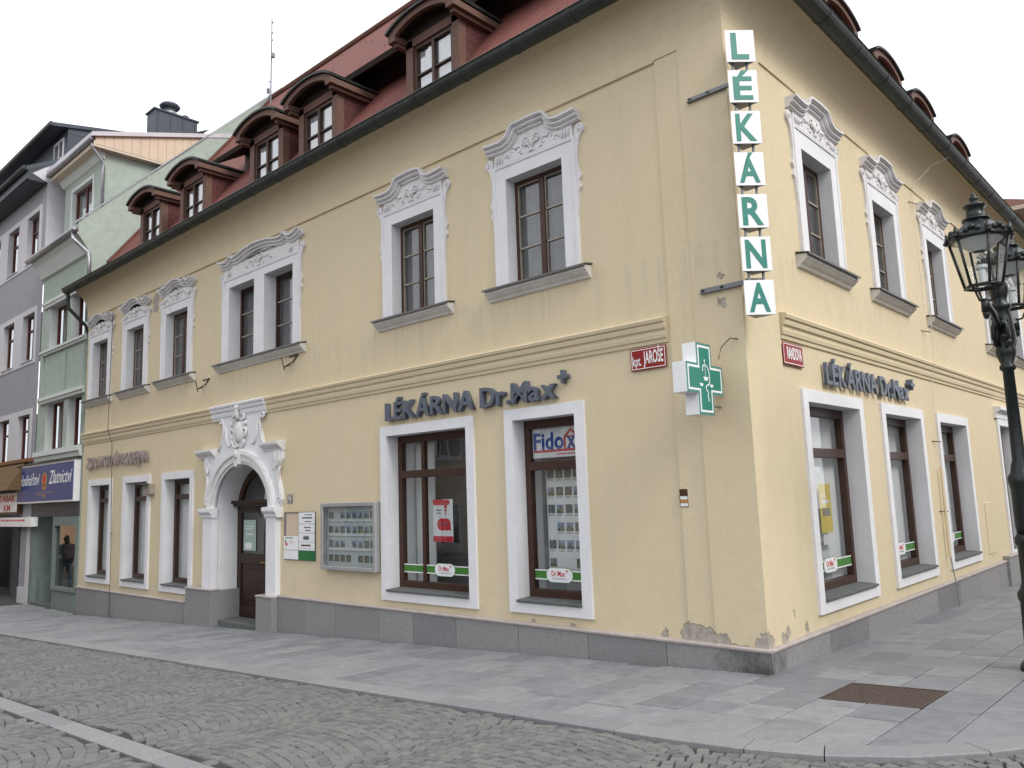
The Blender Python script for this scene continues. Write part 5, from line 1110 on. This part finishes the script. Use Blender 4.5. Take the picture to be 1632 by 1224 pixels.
# its tobacco shop signs and shingle awning
e = empty('tobacco_sign', FL @ T(-23.6, 1.72, .01)); TM = WM[e]; tag(e, 'white sign with red letters TABAK at the left picture edge', 'sign')
mk('sign_case', MB().box(-1.5, .93, 0, .64, 0, .14), M['brownsign'], e, TM); mk('sign_face', MB().box(-1.44, .89, .06, .60, .14, .15), M['signwhite'], e, TM); textfit('lettering', 'TABAK', e, TM, -.80, .77, .37, .25, M['redprint'], .001, .025, d=.152); textfit('lettering', 'KM', e, TM, -.30, .32, .09, .25, M['redprint'], .001, .025, d=.152)
e = mk('fascia_strip', MB().box(-1.7, 1.15, 0, .26, 0, .18), M['signwhite'], None, FL @ T(-22.4, 1.36, .02)); tag(e, 'narrow white fascia strip with faded red print under the tobacco sign', 'sign')
sm = MB(); x = -1.6
while x < .5: l = random.uniform(.08, .2); sm.box(x, x + l, .15, .2, .18, .182); x += l + .06
mk('small_print', sm, M['redprint'], e, WM[e])
e = empty('shingle_awning', FL @ T(-24, 2.4, 0)); tag(e, 'brown wooden shingle awning with orange edge above the tobacco shop', 'awning')
for k in range(4):
    d0, d1 = .50 - .11 * k, .39 - .11 * k; z0 = .0 + .20 * k
    for j in range(12):
        u = -2.2 + j * .32; mk('shingle', MB().add([(u, z0, d0 + .03), (u + .31, z0, d0 + .03), (u + .31, z0 + .21, d1 + .02), (u, z0 + .21, d1 + .02), (u, z0, d0), (u + .31, z0, d0), (u + .31, z0 + .21, d1 - .01), (u, z0 + .21, d1 - .01)], [(0, 1, 2, 3), (4, 7, 6, 5), (0, 4, 5, 1), (1, 5, 6, 2), (3, 2, 6, 7), (0, 3, 7, 4)]), M['thatch'], e, WM[e])
mk('ridge_board', MB().box(-2.2, 2.05, .80, .90, 0, .14), M['orange'], e, WM[e]); mk('side_board', MB().prism([(0, 0), (.5, 0), (.06, .8), (0, .8)], 1.64, 1.66), M['thatch'], e, WM[e] @ Matrix(((0, 0, 1, 0), (0, 1, 0, 0), (1, 0, 0, 0), (0, 0, 0, 1))))
# aerial mast behind the roof
am = empty('aerial_mast', T(-17.6, 4.9, 14.0)); tag(am, 'thin aerial mast with small antennas behind the red roof', 'antenna')
mk('mast', MB().tube([(-17.6, 4.9, 13.6), (-17.55, 4.9, 17.1)], [.03, .018], 6), M['steelgrey'], am)
for z, s in ((16.95, .06), (16.6, .05), (16.35, .05)): mk('dipole', MB().box(-17.55, -17.55 + s, 4.88, 4.92, z, z + .03), M['steelgrey'], am)
mk('antenna_panel', MB().box(-17.53, -17.42, 4.85, 4.95, 15.75, 15.88), M['steelgrey'], am); mk('side_antenna', MB().tube([(-17.58, 4.9, 15.0), (-17.70, 4.9, 15.0)], .012, 5).tube([(-17.58, 4.9, 14.55), (-17.70, 4.9, 14.55)], .012, 5).tube([(-17.7, 4.9, 14.45), (-17.7, 4.9, 15.1)], .012, 5).box(-17.78, -17.71, 4.86, 4.94, 14.65, 14.8), M['steelgrey'], am)
# house beyond the end of the side street front
Rm = T(0, 24, gz(0, 24)); R_ = empty('far_house', Rm); tag(R_, 'dusky pink house with brown roof beyond the end of the side street front', 'building')
mk('wall', MB().box(-9, -.2, 18, 30, -2, 9.1), M['pinkwall'], R_); mk('eaves', MB().box(-9.4, .35, 17.5, 30, 9.1, 9.22), M['cream'], R_)
mk('roof', MB().add([(-9.4, 17.5, 9.23), (.4, 17.5, 9.23), (.4, 30, 9.23), (-9.4, 30, 9.23), (-4.5, 20.5, 11.5), (-4.5, 27, 11.5)], [(0, 1, 4), (1, 2, 5, 4), (2, 3, 5), (3, 0, 4, 5)]), M['roofbrown'], R_); flat_window(R_, FR, 19, 20.2, 6.2, 7.8, .1, M['wood'], M['cream'], d0=-.2)
# houses across the street, seen as reflections
def opposite(name, label, wallm, F, L, H, z0):
    Wm = F @ T(0, z0, 0); e = empty(name, Wm); tag(e, label, 'building')
    ws = [(u, u + 1.2) for u in [-L + 1.2 + 2.6 * k for k in range(int(2 * L / 2.6))] if u + 1.2 < L - .5]
    hs_ = [(a, b, z, z + 1.6) for a, b in ws for z in (1., 4.4, 7.2)]
    mk('wall', MB().holes(-L, L, 0, H, hs_, 0), wallm, e, Wm); mk('body', MB().box(-L, L, -1, H, -8, -.6), M['dark'], e, Wm); mk('plinth', MB().box(-L, L, -1, .7, -.1, .06), M['granite'], e, Wm)
    mk('roof', MB().extr([(.5, H), (-4, H + 3.5), (-8.5, H)], -L, L), M['roofbrown'], e, Wm)
    for a, b, c, d in hs_:
        f = MB().ring((a, b, c, d), (a + .08, b - .08, c + .08, d - .08), -.2, -.1); f.box((a + b) / 2 - .04, (a + b) / 2 + .04, c + .08, d - .08, -.19, -.11); f.ring((a - .12, b + .12, c - .12, d + .12), (a, b, c, d), 0, .03)
        w = mk('window', f, M['white'], e, Wm); mk('pane', MB().pane(a + .08, b - .08, c + .08, d - .08, -.16, -.155), M['glass'], w, Wm)
opposite('opposite_house', 'peach house at the bend of the street, seen mirrored in the mint shop window', M['peach'], FR @ T(-7.5, 0, -35.5), 6.5, 8.6, -.95)
opposite('opposite_house', 'cream house across the front street, seen only as window reflections', M['cream'], FB @ T(22, 0, -13.5), 12, 8.6, -1.1)
opposite('opposite_house', 'cream house across the side street, seen mirrored in the side windows', M['cream'], FW @ T(-9, 0, -11.5), 10, 8.6, -.1)
# passer-by out of frame, mirrored in the shop window
def person(x, y):
    J = dict(pel=(0, 0, .95), bel=(0, 0, 1.10), chest=(-.01, 0, 1.32), neck=(-.01, 0, 1.47), head=(-.03, 0, 1.58), top=(-.03, 0, 1.68))
    for s, n in ((1, 'l'), (-1, 'r')):
        st = .16 * s
        J.update({n + 'hip': (0, s * .10, .90), n + 'kn': (-st * .55 - .02, s * .10, .50), n + 'an': (-st + .03, s * .10, .09), n + 'toe': (-st - .14, s * .12, .03),
                  n + 'sh': (0, s * .19, 1.40), n + 'el': (st * .6 + .02, s * .25, 1.13), n + 'wr': (st * 1.0 - .06, s * .25, .90), n + 'pa': (st * 1.1 - .10, s * .25, .82),
                  n + 'f1': (st * 1.1 - .13, s * .245, .74), n + 'th': (st * 1.1 - .15, s * .235, .79)})
    rad = dict(pel=.15, bel=.14, chest=.16, neck=.06, head=.098, top=.075)
    for n in 'lr': rad.update({n + 'hip': .10, n + 'kn': .065, n + 'an': .045, n + 'toe': .035, n + 'sh': .075, n + 'el': .05, n + 'wr': .034, n + 'pa': .034, n + 'f1': .014, n + 'th': .012})
    E_ = [('pel', 'bel'), ('bel', 'chest'), ('chest', 'neck'), ('neck', 'head'), ('head', 'top')]
    for n in 'lr': E_ += [('pel', n + 'hip'), (n + 'hip', n + 'kn'), (n + 'kn', n + 'an'), (n + 'an', n + 'toe'), ('chest', n + 'sh'), (n + 'sh', n + 'el'), (n + 'el', n + 'wr'), (n + 'wr', n + 'pa'), (n + 'pa', n + 'f1'), (n + 'pa', n + 'th')]
    ks_ = list(J); me = bpy.data.meshes.new('skeleton'); me.from_pydata([J[k] for k in ks_], [(ks_.index(a), ks_.index(b)) for a, b in E_], [])
    o = bpy.data.objects.new('skeleton', me); COL.objects.link(o); o.modifiers.new('skin', 'SKIN'); o.modifiers.new('sub', 'SUBSURF').levels = 2
    for i, k in enumerate(ks_): v = me.skin_vertices[0].data[i]; v.radius = (rad[k], rad[k] * (.72 if k in ('pel', 'bel', 'chest') else 1)); v.use_root = k == 'pel'
    bpy.context.view_layer.update(); bm_ = bpy.data.meshes.new_from_object(o.evaluated_get(bpy.context.evaluated_depsgraph_get())); bpy.data.objects.remove(o)
    bm_.materials.clear()
    for q in (mat('denim', (.05, .065, .10), .9, .2, 20), mat('dark_jacket', (.022, .026, .024), .8, .2, 20), mat('skin', (.45, .27, .19), .6, .1, 10)): bm_.materials.append(q)
    for p in bm_.polygons: p.material_index = 2 if p.center.z > 1.47 or (p.center.z < .88 and abs(p.center.y) > .19) else (1 if p.center.z > .88 else 0); p.use_smooth = True
    Mp = T(x, y, gz(x, y)); bo = put('person', bm_, None, Mp); tag(bo, 'person in dark jacket with backpack, seen mirrored in the mint shop window', 'person')
    hm = mat('dark_hair', (.02, .014, .01), .7, .2, 30); mk('hair', MB().blob((-.015, 0, 1.64), (.105, .10, .11), n=14, k=8).blob((.03, 0, 1.55), (.075, .09, .12), n=12, k=6), hm, bo, Mp, True)
    bp = mk('backpack', MB().box(.10, .28, -.16, .16, 1.02, 1.46).box(.28, .33, -.12, .12, 1.05, 1.25), mat('worn_backpack', (.05, .035, .035), .8, .2, 15), bo, Mp, bevel=.04)
    for s in (-1, 1): mk('strap', MB().tube([(.12, s * .1, 1.42), (.0, s * .11, 1.49), (-.12, s * .11, 1.38), (-.10, s * .12, 1.2), (.1, s * .13, 1.08)], .018, 6), M['cable'], bo, Mp)
person(-23.3, -1.4)
